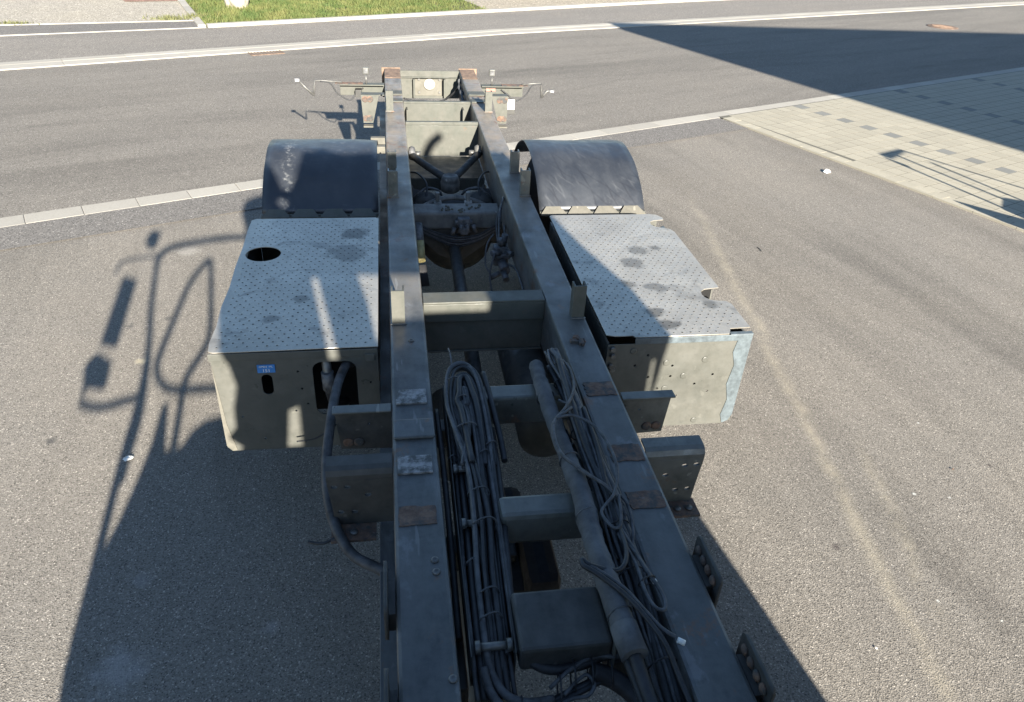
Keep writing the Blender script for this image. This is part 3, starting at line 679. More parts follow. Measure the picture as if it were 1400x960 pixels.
# mudguards with a folded, toothed front edge
def arcpt(r, a): return (5.58-r*cos(a), -.71+r*sin(a))
for s in (-1, 1):
    a, c = sorted((s*.56, s*1.33))
    b_ = bmesh.new(); N = 40; a0, a1 = radians(44.5), radians(133); r1, r2 = .884, .875
    cols = []
    nx = 14
    for i in range(N+1):
        al = a0+(a1-a0)*i/N; row = []
        for j in range(nx+1):
            x = a+(c-a)*j/nx
            e = abs(j/nx-.5)*2
            dr = -.004*(e**6) + .0025*sin(x*9+i*.33)+.002*sin(i*.7+x*4)
            y, z = arcpt(r1+dr, al); row.append(b_.verts.new((x, y, z)))
        cols.append(row)
    for i in range(N):
        for j in range(nx):
            f = b_.faces.new([cols[i][j], cols[i][j+1], cols[i+1][j+1], cols[i+1][j]]); f.smooth = True
    bmesh.ops.recalc_face_normals(b_, faces=b_.faces)
    mg = P('mudguard', b_, 'mudguard' if s < 0 else 'mudguard2', label='left mudguard, scuffed along its crown' if s < 0 else 'right mudguard, marked with curved scratches')
    sol = mg.modifiers.new('thick', 'SOLIDIFY'); sol.thickness = .008; sol.offset = 0
    y0, z0 = arcpt(r1, a0)
    P('edge_strip', B(a+.005, c-.005, y0-.035, y0-.004, z0-.022, z0-.014), 'tan' if s > 0 else 'paint', mg, .001)
    P('edge_strip', B(a, c, y0-.03, y0-.003, z0-.013, z0-.004), 'pale', mg, .001)
    for k in range(4):
        cx = a+.10+k*.19
        b_ = bmesh.new(); v = []
        for (x, y, z) in ((cx-.10, y0-.064, z0-.005), (cx+.09, y0-.064, z0-.005), (cx+.045, y0-.003, z0+.030), (cx-.055, y0-.003, z0+.030)): v.append((x, y, z))
        A = [b_.verts.new(p) for p in v]; C = [b_.verts.new((p[0], p[1]+.004, p[2]-.014)) for p in v]
        b_.faces.new(A); b_.faces.new(C[::-1])
        for i in range(4): b_.faces.new([A[i], C[i], C[(i+1) % 4], A[(i+1) % 4]])
        bmesh.ops.recalc_face_normals(b_, faces=b_.faces)
        P('edge_tooth', b_, 'tan' if s > 0 else 'pale', mg)
    for yy in (5.95, 6.18) if s < 0 else ():
        P('support_bar', B(*sorted((s*.505, s*.62)), yy, yy+.05, -.01, .045), 'tan', mg, .004)
    # twin wheel under it
    w = P('wheel', B(*sorted((s*.60, s*.62)), 5.62, 5.68, -.53, -.47), 'dark')
    for x0 in (.63, .96):
        b_ = bmesh.new(); xs = s*x0
        lathe(b_, [(0, .36), (s*.02, .52), (s*.05, .575), (s*.08, .59), (s*.22, .59), (s*.25, .575), (s*.28, .52), (s*.30, .36)], (xs, 5.65, -.51), 'x', 40); P('tyre', b_, 'rubber', w)
        b_ = bmesh.new(); lathe(b_, [(s*.02, .355), (s*.10, .30), (s*.16, .12), (s*.2, .0)], (xs, 5.65, -.51), 'x', 28); P('rim', b_, 'dark', w)
# side brackets bolted to the rails
for s in (-1, 1):
    a, c = sorted((s*.503, s*.745)); a2, c2 = sorted((s*.503, s*.728))
    bk = P('bracket', B((a, c, 2.57, 2.625, -.008, 0)), 'paint', None, .003)
    P('web', sheet([[(s*.503, -.01), (s*.74, -.01), (s*.722, -.22), (s*.503, -.23)], circle(s*.645, -.185, .013, 10), circle(s*.69, -.185, .013, 10), circle(s*.60, -.09, .006, 8)], .012, lambda x, y, w: (x, 2.612+w, y)), 'dark' if s < 0 else 'paint', bk)
    for x in (.645, .69):
        b_ = bmesh.new(); lathe(b_, [(-.001, .024), (-.005, .022), (-.006, .014)], (s*x, 2.606, -.185), 'y', 12); P('washer', b_, 'rust', bk)
    b_ = bmesh.new()
    prof = [(2.30, .0), (2.245, -.002), (2.225, -.010), (2.214, -.03), (2.2135, -.05), (2.2255, -.05), (2.226, -.03), (2.235, -.018), (2.25, -.012), (2.30, -.011)]
    prism(b_, prof, 'x', *sorted((s*.503, s*.752)))
    lk = P('bracket', b_, 'dark' if s < 0 else 'paint', None)
    P('web', sheet([[(s*.503, -.0515), (s*.752, -.0515), (s*.738, -.20), (s*.733, -.28), (s*.503, -.28)]] + [circle(s*x, z, .014, 12, .009) for x, z in ((.675, -.085), (.725, -.082), (.60, -.13), (.655, -.215), (.708, -.213))], .012, lambda x, y, w: (x, 2.2195+w, y)), 'dark' if s < 0 else 'paint', lk)
    P('rust_foot', B(*sorted((s*.575, s*.748)), 2.128, 2.226, -.294, -.282), 'rust', lk)
    for x in (.66, .71):
        b_ = bmesh.new(); lathe(b_, [(0, .016), (.004, .015), (.004, 0)], (s*x, 2.165, -.276), 'z', 10); P('bolt', b_, 'steel', lk)

# axle, suspension and driveline between the rails
ax = P('axle', B((-.56, .56, 5.54, 5.80, -.62, -.40)), 'dark', None, .03)
for s in (-1, 1):
    b_ = bmesh.new(); lathe(b_, [(-.10, .05), (-.09, .095), (-.02, .10), (-.015, .108), (.015, .108), (.02, .10), (.08, .09), (.10, .04)], (s*.215, 5.60, -.30), 'y', 20); P('brake_chamber', b_, 'dark', ax)
    P('spring_seat', B(*sorted((s*.30, s*.50)), 5.45, 5.95, -.40, -.34), 'dark', ax, .01)
    P('stabiliser', T([(s*.31, 6.15, -.36), (s*.28, 6.02, -.38), (s*.15, 5.98, -.40), (0, 5.98, -.40)], .022, 10), 'dark', ax)
    P('air_pipe', T([(s*.215, 5.50, -.24), (s*.2, 5.62, -.14), (s*.26, 5.80, -.12), (s*.32, 5.95, -.16)], .008, 6), 'cable', ax)
P('cover_plate', B(-.32, .32, 5.80, 6.24, -.66, -.60), 'dark', ax, .02)
b_ = bmesh.new()
lathe(b_, [(-.20, .08), (-.19, .19), (-.12, .28), (.0, .31), (.12, .27), (.22, .15), (.25, .08)], (0.02, 5.62, -.54), 'y', 28); P('differential', b_, 'dark', ax)
b_ = bmesh.new(); lathe(b_, [(-.12, .16), (-.11, .20), (.0, .215), (.02, .18)], (0.0, 5.5, -.33), 'z', 28); P('axle_cover', b_, 'axle', ax)
b_ = bmesh.new(); prism(b_, [(-.30, -.34), (-.26, -.42), (-.13, -.55), (-.02, -.60), (.05, -.59), (.2, -.48), (.33, -.34)], 'y', 5.22, 5.40); P('axle_bowl', b_, 'dark', ax)
bmm = P('beam', B((-XI-.0, XI+.0, 5.19, 5.385, -.33, -.20)), 'axle', None, .016)
for bx in (-.13, .10):
    P('lug', B(bx-.015, bx+.015, 5.40, 5.44, -.24, -.13), 'axle', bmm, .004)
    P('lug', B(bx-.03, bx+.03, 5.36, 5.43, -.26, -.195), 'axle', bmm, .006)
b_ = bmesh.new()
for k in range(26):
    x, y = random.choice([(-.10, 5.28), (.13, 5.29), (0, 5.22)]); x += random.gauss(0, .035); y += random.gauss(0, .022)
    bmesh.ops.create_icosphere(b_, subdivisions=1, radius=random.uniform(.006, .014), matrix=Matrix.Translation((x, min(max(y, 5.2), 5.375), -.197)))
tag(link('dirt', b_, 'joint', None), 'caked dirt lying on the beam in front of the axle', 'dirt').location.z = H
for sx in (-.19, .20):
    P('arch_strap', T([(sx*1.55, 5.42, -.30), (sx*1.1, 5.47, -.25), (sx*.45, 5.50, -.215), (0, 5.51, -.205)], .022, 8), 'axle', bmm)
vr = P('torque_rod', T([(-.305, 6.42, -.165), (-.16, 6.14, -.185), (-.03, 5.90, -.20)], .030, 12, 2), 'dark')
P('arm', T([(.305, 6.46, -.165), (.16, 6.16, -.185), (.03, 5.90, -.20)], .030, 12, 2), 'dark', vr)
b_ = bmesh.new(); lathe(b_, [(-.10, .06), (-.09, .075), (-.02, .078), (-.01, .07), (.0, .072), (.03, .062), (.035, .05), (.028, .04), (.028, 0)], (0, 5.86, -.19), 'z', 24); P('joint', b_, 'axle', vr)
for s in (-1, 1):
    y = 6.42 if s < 0 else 6.46
    b_ = bmesh.new(); lathe(b_, [(-.03, .025), (-.025, .05), (.0, .062), (.025, .05), (.03, .025)], (s*.285, y, -.16), 'x', 18); P('bush', b_, 'cast' if s < 0 else 'axle', vr)
    b_ = bmesh.new(); cyl(b_, (s*.235, y, -.165), (1, 0, 0), .022, .05, 6); P('nut', b_, 'steel', vr)
    b_ = bmesh.new(); lathe(b_, [(-.15, .09), (-.13, .12), (-.07, .13), (-.02, .12), (.03, .13), (.08, .12), (.10, .09)], (s*.30, 5.86, -.40), 'z', 20); P('air_spring', b_, 'rubber')
    P('brake_pipe', T([(s*.30, 5.55, -.27), (s*.22, 5.62, -.18), (s*.12, 5.66, -.20), (s*.08, 5.7, -.26)], .010, 8), 'cable2', ax)
P('shock_absorber', T([(-.295, 4.75, -.22), (-.29, 4.66, -.33)], .032, 12, 1, False), 'yellow')
P('shock_absorber', T([(-.305, 4.85, -.14), (-.296, 4.74, -.25)], .036, 12, 1, False), 'cast')
P('air_bellow', T([(-.30, 4.62, -.34), (-.29, 4.55, -.46)], lambda t: .045+.008*sin(t*20), 14, 8), 'rubber')
ps = P('propeller_shaft', T([(-.025, 5.30, -.44), (-.04, 3.1, -.52)], .043, 16, 1, False), 'dark')
b_ = bmesh.new(); lathe(b_, [(-.07, .03), (-.05, .075), (.02, .075), (.05, .06), (.09, .06)], (-.025, 5.22, -.445), 'y', 16); P('universal_joint', b_, 'dark', ps)
# valve with pipes hanging under the beam
vb = P('brake_valve', B((.0, .09, 5.13, 5.188, -.29, -.225), (.015, .075, 5.10, 5.15, -.34, -.285), (-.02, .11, 5.14, 5.18, -.275, -.245)), 'cast', None, .008)
for x in (-.035, .02, .07, .12):
    b_ = bmesh.new(); cyl(b_, (x, 5.115, -.315+.02*(x > 0)), (.3 if x > .05 else -.3, 0, -1), .015, .06, 8); P('fitting', b_, 'cast', vb)
for k in range(5):
    z = -.29-.012*k
    P('pipe', T([(-.32, 5.17, -.26-.012*k), (-.18, 5.13, z-.03), (-.02, 5.09, z-.06-.006*k), (.14, 5.10, z-.05), (.25, 5.14, z-.01), (.325, 5.17, -.27-.014*k)], .007, 6), 'cable2' if k % 2 else 'cable', vb)
# relay valve cluster at the right rail
rv = P('relay_valve', B((.20, .30, 4.62, 4.70, -.36, -.22), (.19, .315, 4.60, 4.66, -.30, -.26), (.225, .275, 4.64, 4.69, -.22, -.17)), 'cast', None, .012)
for (x, y, z, dx, dy, dz, r, L) in ((.27, 4.66, -.18, .2, 0, 1, .022, .08), (.21, 4.60, -.25, -1, -.4, .2, .018, .07), (.26, 4.55, -.33, .1, -1, -.2, .035, .09), (.26, 4.48, -.36, .1, -1, -.3, .022, .08), (.30, 4.58, -.24, .6, -1, 0, .018, .06), (.20, 4.53, -.38, -1, -.2, -.4, .02, .07), (.24, 4.60, -.17, -.3, -.2, 1, .016, .06)):
    b_ = bmesh.new(); cyl(b_, (x, y, z), (dx, dy, dz), r, L, 10); P('fitting', b_, 'cast', rv)
for pts in ([(.23, 4.62, -.16), (.26, 4.85, -.08), (.31, 5.05, -.05), (.315, 5.12, -.10), (.28, 4.95, -.2)], [(.20, 4.58, -.24), (.16, 4.5, -.36), (.17, 4.38, -.46)], [(.28, 4.7, -.2), (.30, 4.85, -.18), (.32, 5.0, -.22)], [(.18, 4.52, -.38), (.15, 4.66, -.36), (.17, 4.76, -.26), (.22, 4.8, -.2)],
            [(.29, 4.52, -.3), (.315, 4.35, -.26), (.32, 4.0, -.28)], [(.24, 4.7, -.26), (.25, 4.9, -.15), (.30, 5.0, -.04), (.318, 5.1, -.05)]):
    P('pipe', T(pts, .0065, 6), 'cable2', rv)
for (x, y0, y1, z, r) in ((.27, 2.9, 4.32, -.50, .145), (-.20, 2.75, 3.35, -.52, .12)):
    b_ = bmesh.new(); L = y1-y0
    lathe(b_, [(0, .02), (.02, r*.7), (.06, r), (L-.06, r), (L-.02, r*.7), (L, .02)], (x, y0, z), 'y', 28); P('air_tank', b_, 'dark')
P('gearbox', B((-.02, .12, 1.86, 2.26, -.62, -.30), (-.16, .06, 1.9, 2.5, -.70, -.38)), 'rubber', None, .05)
P('silencer', T([(-.20, 2.2, -.55), (-.20, 1.2, -.55)], .09, 18, 1, False), 'dark')
P('torque_tube', B(-.085, -.03, 2.04, 2.62, -.42, -.34), 'dark', None, .01)

# black hose from the left box round the bracket back under the rail
P('hose', T([(-.69, 3.16, -.14), (-.715, 3.075, -.10), (-.74, 2.88, -.07), (-.755, 2.68, -.075), (-.772, 2.48, -.15), (-.765, 2.33, -.21), (-.735, 2.2, -.26), (-.67, 2.07, -.29), (-.58, 2.0, -.30), (-.46, 1.95, -.33), (-.3, 1.95, -.36)], .021, 12, 8), 'hose')
P('wire', T([(-.73, 2.15, -.285), (-.78, 2.13, -.29), (-.835, 2.14, -.285)], .006, 6), 'cable')

# cable tray in the frame, left of centre
trb = bmesh.new()
for (xa0, xa1, xb0, xb1, z0, z1) in ((-.272, -.269, -.286, -.283, -.16, -.02), (-.098, -.095, -.153, -.150, -.16, -.02)):
    v = [trb.verts.new(p) for p in ((xa0, 2.78, z0), (xa1, 2.78, z0), (xa1, 2.78, z1-.01), (xa0, 2.78, z1-.01), (xb0, 1.38, z0), (xb1, 1.38, z0), (xb1, 1.38, z1), (xb0, 1.38, z1))]
    for f in ((0, 1, 2, 3), (4, 7, 6, 5), (0, 4, 5, 1), (1, 5, 6, 2), (2, 6, 7, 3), (3, 7, 4, 0)): trb.faces.new([v[i] for i in f])
v = [trb.verts.new(p) for p in ((-.268, 2.72, -.155), (-.099, 2.72, -.155), (-.154, 1.38, -.155), (-.282, 1.38, -.155), (-.268, 2.72, -.16), (-.099, 2.72, -.16), (-.154, 1.38, -.16), (-.282, 1.38, -.16))]
for f in ((0, 1, 2, 3), (7, 6, 5, 4), (0, 4, 5, 1), (1, 5, 6, 2), (2, 6, 7, 3), (3, 7, 4, 0)): trb.faces.new([v[i] for i in f])
tray = P('cable_tray', trb, 'dark')
for y, xa, xb in ((2.50, -.24, -.145), (2.22, -.262, -.20), (1.93, -.255, -.165), (1.42, -.262, -.165)):
    b_ = bmesh.new(); cyl(b_, ((xa+xb)/2, y, -.035), (1, 0, 0), .013, xb-xa, 10); P('clip_bar', b_, 'steel', tray)
    for xx in (xa, xb):
        b_ = bmesh.new(); cyl(b_, (xx, y, -.035), (1, 0, 0), .020, .016, 10); P('clip_end', b_, 'steel', tray)

# cables lying in the tray: folded into a loop at the far end
def TZ(z): return z+H
cab1 = empty('cable_loop', (-.2, 2.1, H-.03), 'black cables folded into a long loop and tied in the tray left of centre', 'cables')
def C1(pts, r, m='cable', name='cable'):
    b_ = T([(x+.2, y-2.1, z+.03) for x, y, z in pts], r, 7, 6); return link(name, b_, m, cab1)
for k in range(15):
    w = .082-.0048*k+random.uniform(-.006, .006); top = 2.88-.016*k+random.uniform(-.02, .02); zz = .012-.004*(k % 4)+random.uniform(-.012, .012)
    xc = -.185+random.uniform(-.006, .006); mid = 2.32+random.uniform(-.12, .12)
    xl = xc-w; xr = xc+w*(.85)
    e = random.uniform(-.055, .040); r = random.choice([.0065, .0075, .009, .011, .0125])
    yend = random.choice([2.22, 2.08, 1.95, 1.40])
    low = [(xc+e-.035, 1.34+random.uniform(0, .06), -.10), (xc+e-.03, 1.45, -.05), (xc+e-.026, 1.7, zz-.04), (xc+e-.012, 1.95, zz-.02)] if k % 5 < 2 else []
    C1(low + [(xc+e*.6-.02, 2.2, zz-.01), (xl+.012, mid+.1, zz), (xl, 2.58, zz+.004), (xl+.012, top-.12, zz+.008), (xc-w*.45, top-.025, zz+.012), (xc+w*.25, top-.01, zz+.012), (xr-.008, top-.10, zz+.008), (xr+.004, 2.55, zz), (xr+.006, mid, zz-.02), (xr+.004-.02*(2.3-yend), yend, zz-.045)], r, 'cable2' if k % 4 == 1 else 'cable')
for k in range(8):
    x = -.262+.019*k+random.uniform(-.005, .005); r = random.choice([.008, .010, .012])
    if k > 6: x = -.135+.012*(k-7)
    dx = -.015 if k < 6 else -.03
    C1([(x, 2.72-.05*(k % 3), -.07), (x+.004, 2.4, -.055+random.uniform(-.02, .02)), (x+random.uniform(-.008, .008), 2.0, -.06+random.uniform(-.02, .02)), (x+dx*.6+random.uniform(-.006, .006), 1.7, -.055), (x+dx, 1.45, -.06), (x+dx+.004, 1.30, -.12)], r, 'cable2' if k % 3 == 0 else 'cable')
C1([(-.085, 2.82, .0), (-.075, 2.62, -.01), (-.062, 2.4, -.04), (-.06, 2.28, -.06)], .013, 'conduit', 'pipe_end')
C1([(-.31, 2.62, -.05), (-.305, 2.3, -.06), (-.305, 1.9, -.08), (-.31, 1.5, -.1)], .012, 'conduit')
C1([(-.085, 2.5, -.07), (-.10, 2.1, -.06), (-.125, 1.75, -.05), (-.14, 1.5, -.05), (-.12, 1.40, -.07), (-.06, 1.36, -.09)], .014, 'conduit')
C1([(-.225, 2.86, .02), (-.228, 2.93, .04), (-.232, 2.99, .03)], .004, 'cable2', 'wire_end')
for (x, y, z, rx, rz) in ((-.232, 2.74, .01, .036, .03), (-.205, 2.60, .012, .03, .03), (-.20, 2.42, .0, .045, .035), (-.145, 2.28, -.02, .02, .025), (-.11, 2.33, -.02, .025, .025), (-.19, 2.06, -.02, .04, .035), (-.187, 1.90, -.02, .045, .04), (-.205, 1.62, -.04, .034, .03), (-.21, 1.52, -.04, .036, .032), (-.245, 1.75, -.04, .02, .025), (-.265, 2.3, -.05, .018, .02)):
    ring = [(x+.2+rx*cos(a), y-2.1+.006*sin(a*2), z+.03+rz*sin(a)) for a in [2*pi*i/14 for i in range(15)]]
    link('cable_tie', T(ring, .0035, 5, 1, False), 'tie', cab1)

# fabric-wrapped hose
wh = empty('wrapped_hose', (.17, 2.0, H+.0), 'thick hose wrapped in pale fabric lying across the crossmembers right of centre', 'hose')
P2 = [(.158, 2.83, .01), (.152, 2.72, .018), (.15, 2.60, .03), (.158, 2.45, .012), (.168, 2.30, .0), (.172, 2.10, .012), (.172, 1.97, .03), (.168, 1.80, .015), (.168, 1.60, .022), (.175, 1.42, .02), (.18, 1.36, .01)]
b_ = T([(x-.17, y-2.0, z+.012) for x, y, z in P2], lambda t: .031+.009*t+.0016*sin(t*31+2*sin(t*9))+.0012*sin(t*97), 16, 10)
for v in b_.verts: v.co += Vector((random.gauss(0, .0013), 0, random.gauss(0, .0013)))
link('wrap', b_, 'sleeve', wh)
link('clamp_sleeve', T([(.005, -.60, .03), (.014, -.70, .02)], .042, 16, 1, False), 'sleeve', wh)
link('hose_core', T([(.014, -.69, .02), (.03, -.80, -.02), (.06, -.95, -.07), (.10, -1.1, -.12)], .022, 12), 'cable', wh)
link('hose_core', T([(-.005, -.69, .0), (.015, -.80, -.035), (.035, -.95, -.09), (.06, -1.1, -.14)], .015, 12), 'cable', wh)
for (x, y) in ((.152, 2.57), (.170, 2.16), (.169, 1.86), (.176, 1.44)):
    ring = [(x-.17+.039*cos(a), y-2.0+.008*cos(a), .03+.039*sin(a)) for a in [2*pi*i/16 for i in range(17)]]
    link('cable_tie', T(ring, .004, 5, 1, False), 'tie', wh)

# grey cable bundle along the right rail
cb = empty('cable_bundle', (.27, 2.0, H), 'tied bundle of thin grey cables with loose loops beside the right rail', 'cables')
def C2(pts, r, m='cable2', name='cable'):
    return link(name, T([(x-.27, y-2.0, z) for x, y, z in pts], r, 7, 6), m, cb)
for k in range(44):
    a = random.uniform(0, 2*pi); q = math.sqrt(random.random()); dx, dz = q*cos(a), q*sin(a)
    r = random.choice([.005, .006, .006, .0075, .010, .013])
    st = 2.90+random.uniform(-.05, .02) if k < 20 else random.uniform(2.3, 2.7)
    pts = []
    for (y, x, z, sx, sz) in ((2.90, .237, .05, .040, .012), (2.80, .243, .05, .044, .02), (2.66, .255, .04, .042, .026), (2.45, .262, .025, .048, .034), (2.2, .266, .005, .050, .040), (1.95, .266, -.01, .050, .042), (1.7, .266, -.025, .050, .042), (1.45, .268, -.06, .042, .036), (1.25, .272, -.09, .04, .034), (1.0, .285, -.12, .04, .03)):
        if y <= st: pts.append((x+dx*sx+random.gauss(0, .004), y, z+dz*sz+random.gauss(0, .003)))
    if k in (4, 9, 14): pts = pts[:6]
    pts = [(p[0]+.012*sin(p[1]*5+k), p[1], p[2]) for p in pts]
    C2(pts, r, 'cable2' if k % 3 else 'cable')
C2([(.28, 2.83, .045), (.293, 2.72, .06), (.272, 2.56, .075), (.205, 2.42, .085), (.142, 2.34, .08), (.118, 2.24, .08), (.128, 2.14, .08), (.18, 2.06, .08), (.25, 1.99, .06), (.30, 1.93, .04), (.312, 1.86, .02)], .0065)
C2([(.20, 2.52, .05), (.24, 2.46, .06), (.21, 2.40, .085), (.15, 2.345, .088), (.124, 2.25, .09), (.13, 2.13, .09), (.19, 2.03, .085), (.26, 1.965, .07), (.318, 1.90, .03)], .006)
C2([(.15, 2.345, .09), (.22, 2.36, .09), (.29, 2.30, .085), (.325, 2.18, .08), (.325, 2.05, .075), (.285, 1.93, .07), (.24, 1.88, .06), (.215, 1.84, .06), (.235, 1.78, .055), (.265, 1.78, .05), (.285, 1.84, .06), (.30, 1.92, .06), (.322, 1.88, .05), (.315, 1.78, .03), (.29, 1.70, .0)], .006)
C2([(.262, 1.80, .04), (.262, 1.70, .05), (.24, 1.62, .06), (.20, 1.585, .06), (.12, 1.60, .075), (.095, 1.625, .08), (.092, 1.60, .08), (.13, 1.56, .08), (.19, 1.48, .08), (.235, 1.40, .07), (.275, 1.31, .05), (.30, 1.22, .0), (.33, 1.05, -.05)], .0085, 'cable')
C2([(.10, 1.61, .075), (.14, 1.575, .075), (.2, 1.50, .075), (.24, 1.42, .07), (.275, 1.36, .06), (.312, 1.33, .05)], .007, 'cable2')
link('plug', T([(.045, -.68, .05), (.065, -.69, .045)], .009, 8, 1, False), 'white', cb)
C2([(.27, 1.78, .04), (.29, 1.68, .04), (.318, 1.57, .03)], .0065)
link('plug', T([(.048, -.435, .03), (.052, -.45, .03)], .009, 8, 1, False), 'white', cb)
C2([(.255, 1.76, .04), (.275, 1.62, .045), (.272, 1.5, .05), (.285, 1.44, .05), (.315, 1.435, .045), (.325, 1.49, .045), (.305, 1.58, .045), (.285, 1.68, .04), (.265, 1.76, .03)], .0065)
for k in range(10):
    t_ = k/9; C2([(.20+.003*k, 2.62-.03*k, -.05), (.21+.004*k, 2.3, -.09), (.20+.008*k, 1.9, -.11), (.21+.009*k, 1.5, -.13), (.20+.012*k, 1.1, -.17)], random.choice([.007, .009, .012]), 'cable')
for (x, y, z, rx, rz) in ((.243, 2.78, .035, .044, .028), (.254, 2.68, .025, .043, .03), (.268, 2.36, .0, .048, .04), (.272, 2.08, -.02, .05, .042), (.275, 1.82, -.01, .048, .05), (.268, 1.62, -.02, .05, .05), (.293, 1.55, .04, .03, .02), (.275, 1.3, -.05, .05, .05)):
    ring = [(x-.27+rx*cos(a), y-2.0+.01*cos(a), z+rz*sin(a)) for a in [2*pi*i/16 for i in range(17)]]
    link('cable_tie', T(ring, .003, 5, 1, False), 'cable', cb)

# dark loom across the frame at the near crossmember
lo = empty('cable_loom', (.02, 1.33, H-.12), 'dark tangled cable loom running across the frame below the near crossmember', 'cables')
def C3(pts, r, m='cable', name='cable'):
    return link(name, T([(x-.02, y-1.33, z+.12) for x, y, z in pts], r, 8, 6), m, lo)
for k in range(8):
    d = random.uniform(-.012, .012)
    C3([(-.27+.008*k, 1.22-.01*k, -.16), (-.16, 1.25+d-.006*k, -.135), (-.05, 1.275+d, -.12), (.05, 1.31+d, -.115), (.12, 1.33+d, -.115), (.2+.01*k, 1.29+d, -.13), (.28, 1.18+d, -.17)], random.choice([.006, .008, .009]), 'cable')
C3([(-.235, 1.42, -.05), (-.225, 1.36, -.08), (-.19, 1.30, -.10), (-.13, 1.275, -.11), (-.05, 1.28, -.115)], .0135, 'cable2', 'hose')
C3([(-.25, 1.37, -.06), (-.235, 1.31, -.09), (-.20, 1.265, -.11), (-.14, 1.24, -.12), (-.08, 1.25, -.125)], .0135, 'cable2', 'hose')
C3([(-.13, 1.5, -.05), (-.115, 1.4, -.07), (-.05, 1.36, -.09), (.05, 1.365, -.09), (.12, 1.385, -.085), (.17, 1.37, -.06)], .016, 'conduit', 'conduit')
C3([(-.06, 1.30, -.09), (.0, 1.34, -.08), (.05, 1.365, -.075), (.10, 1.375, -.07), (.15, 1.36, -.06)], .007, 'cable2')
C3([(-.02, 1.28, -.10), (.03, 1.32, -.095), (.06, 1.33, -.09), (.075, 1.30, -.095), (.05, 1.27, -.10), (.0, 1.265, -.10), (-.05, 1.25, -.11)], .006, 'cable2')
C3([(.08, 1.345, -.10), (.14, 1.33, -.12), (.20, 1.28, -.14), (.245, 1.2, -.16), (.30, 1.08, -.2)], .030, 'conduit', 'conduit')
for (x, y, rr) in ((-.03, 1.30, .045), (.02, 1.34, .05), (.075, 1.345, .05), (.135, 1.34, .04), (.2, 1.28, .04), (.235, 1.22, .04), (-.15, 1.26, .03)):
    ring = [(x-.02+.004*cos(a), y-1.33+rr*cos(a), .015+rr*sin(a)) for a in [2*pi*i/14 for i in range(15)]]
    link('cable_tie', T(ring, .003, 5, 1, False), 'cable', lo)

# ------------------------------------------------------------------ cab behind the camera (its shadow falls over the chassis)
CY = -.70
outer = [(1.69, -.95), (1.70, .27), (1.62, .42), (1.45, .60), (1.375, .75), (1.38, 1.07), (1.42, 1.43), (1.43, 1.61), (1.36, 1.83), (1.335, 2.0), (1.345, 2.12), (1.395, 2.24), (1.405, 2.44), (1.375, 2.50), (1.30, 2.515), (.6, 2.49), (.07, 2.465), (-.03, 2.495), (-.07, 2.52), (-.13, 2.485), (-.20, 2.49), (-.235, 2.40), (-.275, 2.29), (-.325, 2.20), (-.375, 2.20), (-.405, 2.30), (-.435, 2.38), (-.50, 2.41), (-.545, 2.40), (-.575, 2.15), (-.68, 2.13), (-.77, 2.08), (-.80, 1.98), (-.765, 1.85), (-.74, 1.54), (-.73, 1.44), (-.70, 1.37), (-.68, 1.25), (-.71, 1.13), (-.72, .99), (-.76, .94), (-.70, .88), (-.78, .74), (-.93, .69), (-1.01, .68), (-1.09, .64), (-1.14, .585), (-1.19, .57), (-1.232, .575), (-1.25, .76), (-1.285, .75), (-1.31, .62), (-1.36, .49), (-1.42, .36), (-1.47, .28), (-1.50, .14), (-1.53, .04), (-1.51, -.10), (-1.50, -.95)]
holes = [circle(-.38, 2.115, .034, 14), [(-.03, 1.72), (-.012, 1.58), (-.02, 1.44), (.05, 1.44), (.07, 1.515), (.62, 1.515), (.64, 1.70)], [(-.275, 1.71), (-.235, 1.71), (-.20, 1.36), (-.25, 1.36)], [(-.46, 1.09), (-.41, 1.115), (-.415, .85), (-.49, .85)], [(1.345, 1.30), (1.363, 1.30), (1.362, .95), (1.335, .95)]]
cabo = P('cab', sheet([outer] + holes, .05, lambda u_, v_, w: (u_, CY+w, v_)), 'cabpaint', None, label='cab rear wall with narrow windows and open left side')
P('roof', B(.0, 1.30, -2.1, CY-.03, 2.40, 2.455), 'cabpaint', cabo, .02)
for x in (-.70, 1.30): P('side_wall', B(x-.02, x+.02, -2.6, CY-.03, -.4, .8), 'cabpaint', cabo, .01)
P('floor', B(-.70, 1.30, -2.6, CY-.04, -.45, -.40), 'cabpaint', cabo)
def cabtube(name, pts, r, n=5): P(name, T([(u_, CY-.05, v_) for u_, v_ in pts], r, 8, n), 'cabpaint', cabo)
cabtube('mirror_pole', [(-1.50, .08), (-1.475, .36), (-1.455, .58), (-1.425, .80), (-1.43, 1.05), (-1.465, 1.25), (-1.485, 1.45), (-1.495, 1.62)], .023)
cabtube('mirror_pole', [(-1.445, .50), (-1.425, .62), (-1.405, .76), (-1.42, 1.0)], .024)
cabtube('mirror_arm', [(-1.50, 1.58), (-1.46, 1.655), (-1.34, 1.705), (-1.0, 1.755), (-.74, 1.77)], .026)
cabtube('mirror_arm', [(-1.80, 1.50), (-1.79, 1.58), (-1.66, 1.61), (-1.50, 1.625)], .012)
cabtube('mirror_arm', [(-1.79, .80), (-1.66, .775), (-1.45, .81)], .02)
cabtube('mirror_arm', [(-1.80, .92), (-1.78, .82)], .012)
for q in (((-1.74, 1.48), (-1.62, 1.45), (-1.645, 1.06), (-1.765, 1.08)), ((-1.77, 1.03), (-1.655, .98), (-1.65, .86), (-1.79, .875), (-1.825, .97)), ((-1.635, 1.77), (-1.60, 1.84), (-1.51, 1.82), (-1.53, 1.69), (-1.60, 1.70))):
    b_ = bmesh.new(); prism(b_, list(q), 'y', CY-.10, CY-.03); P('mirror', b_, 'cabpaint', cabo, .01)
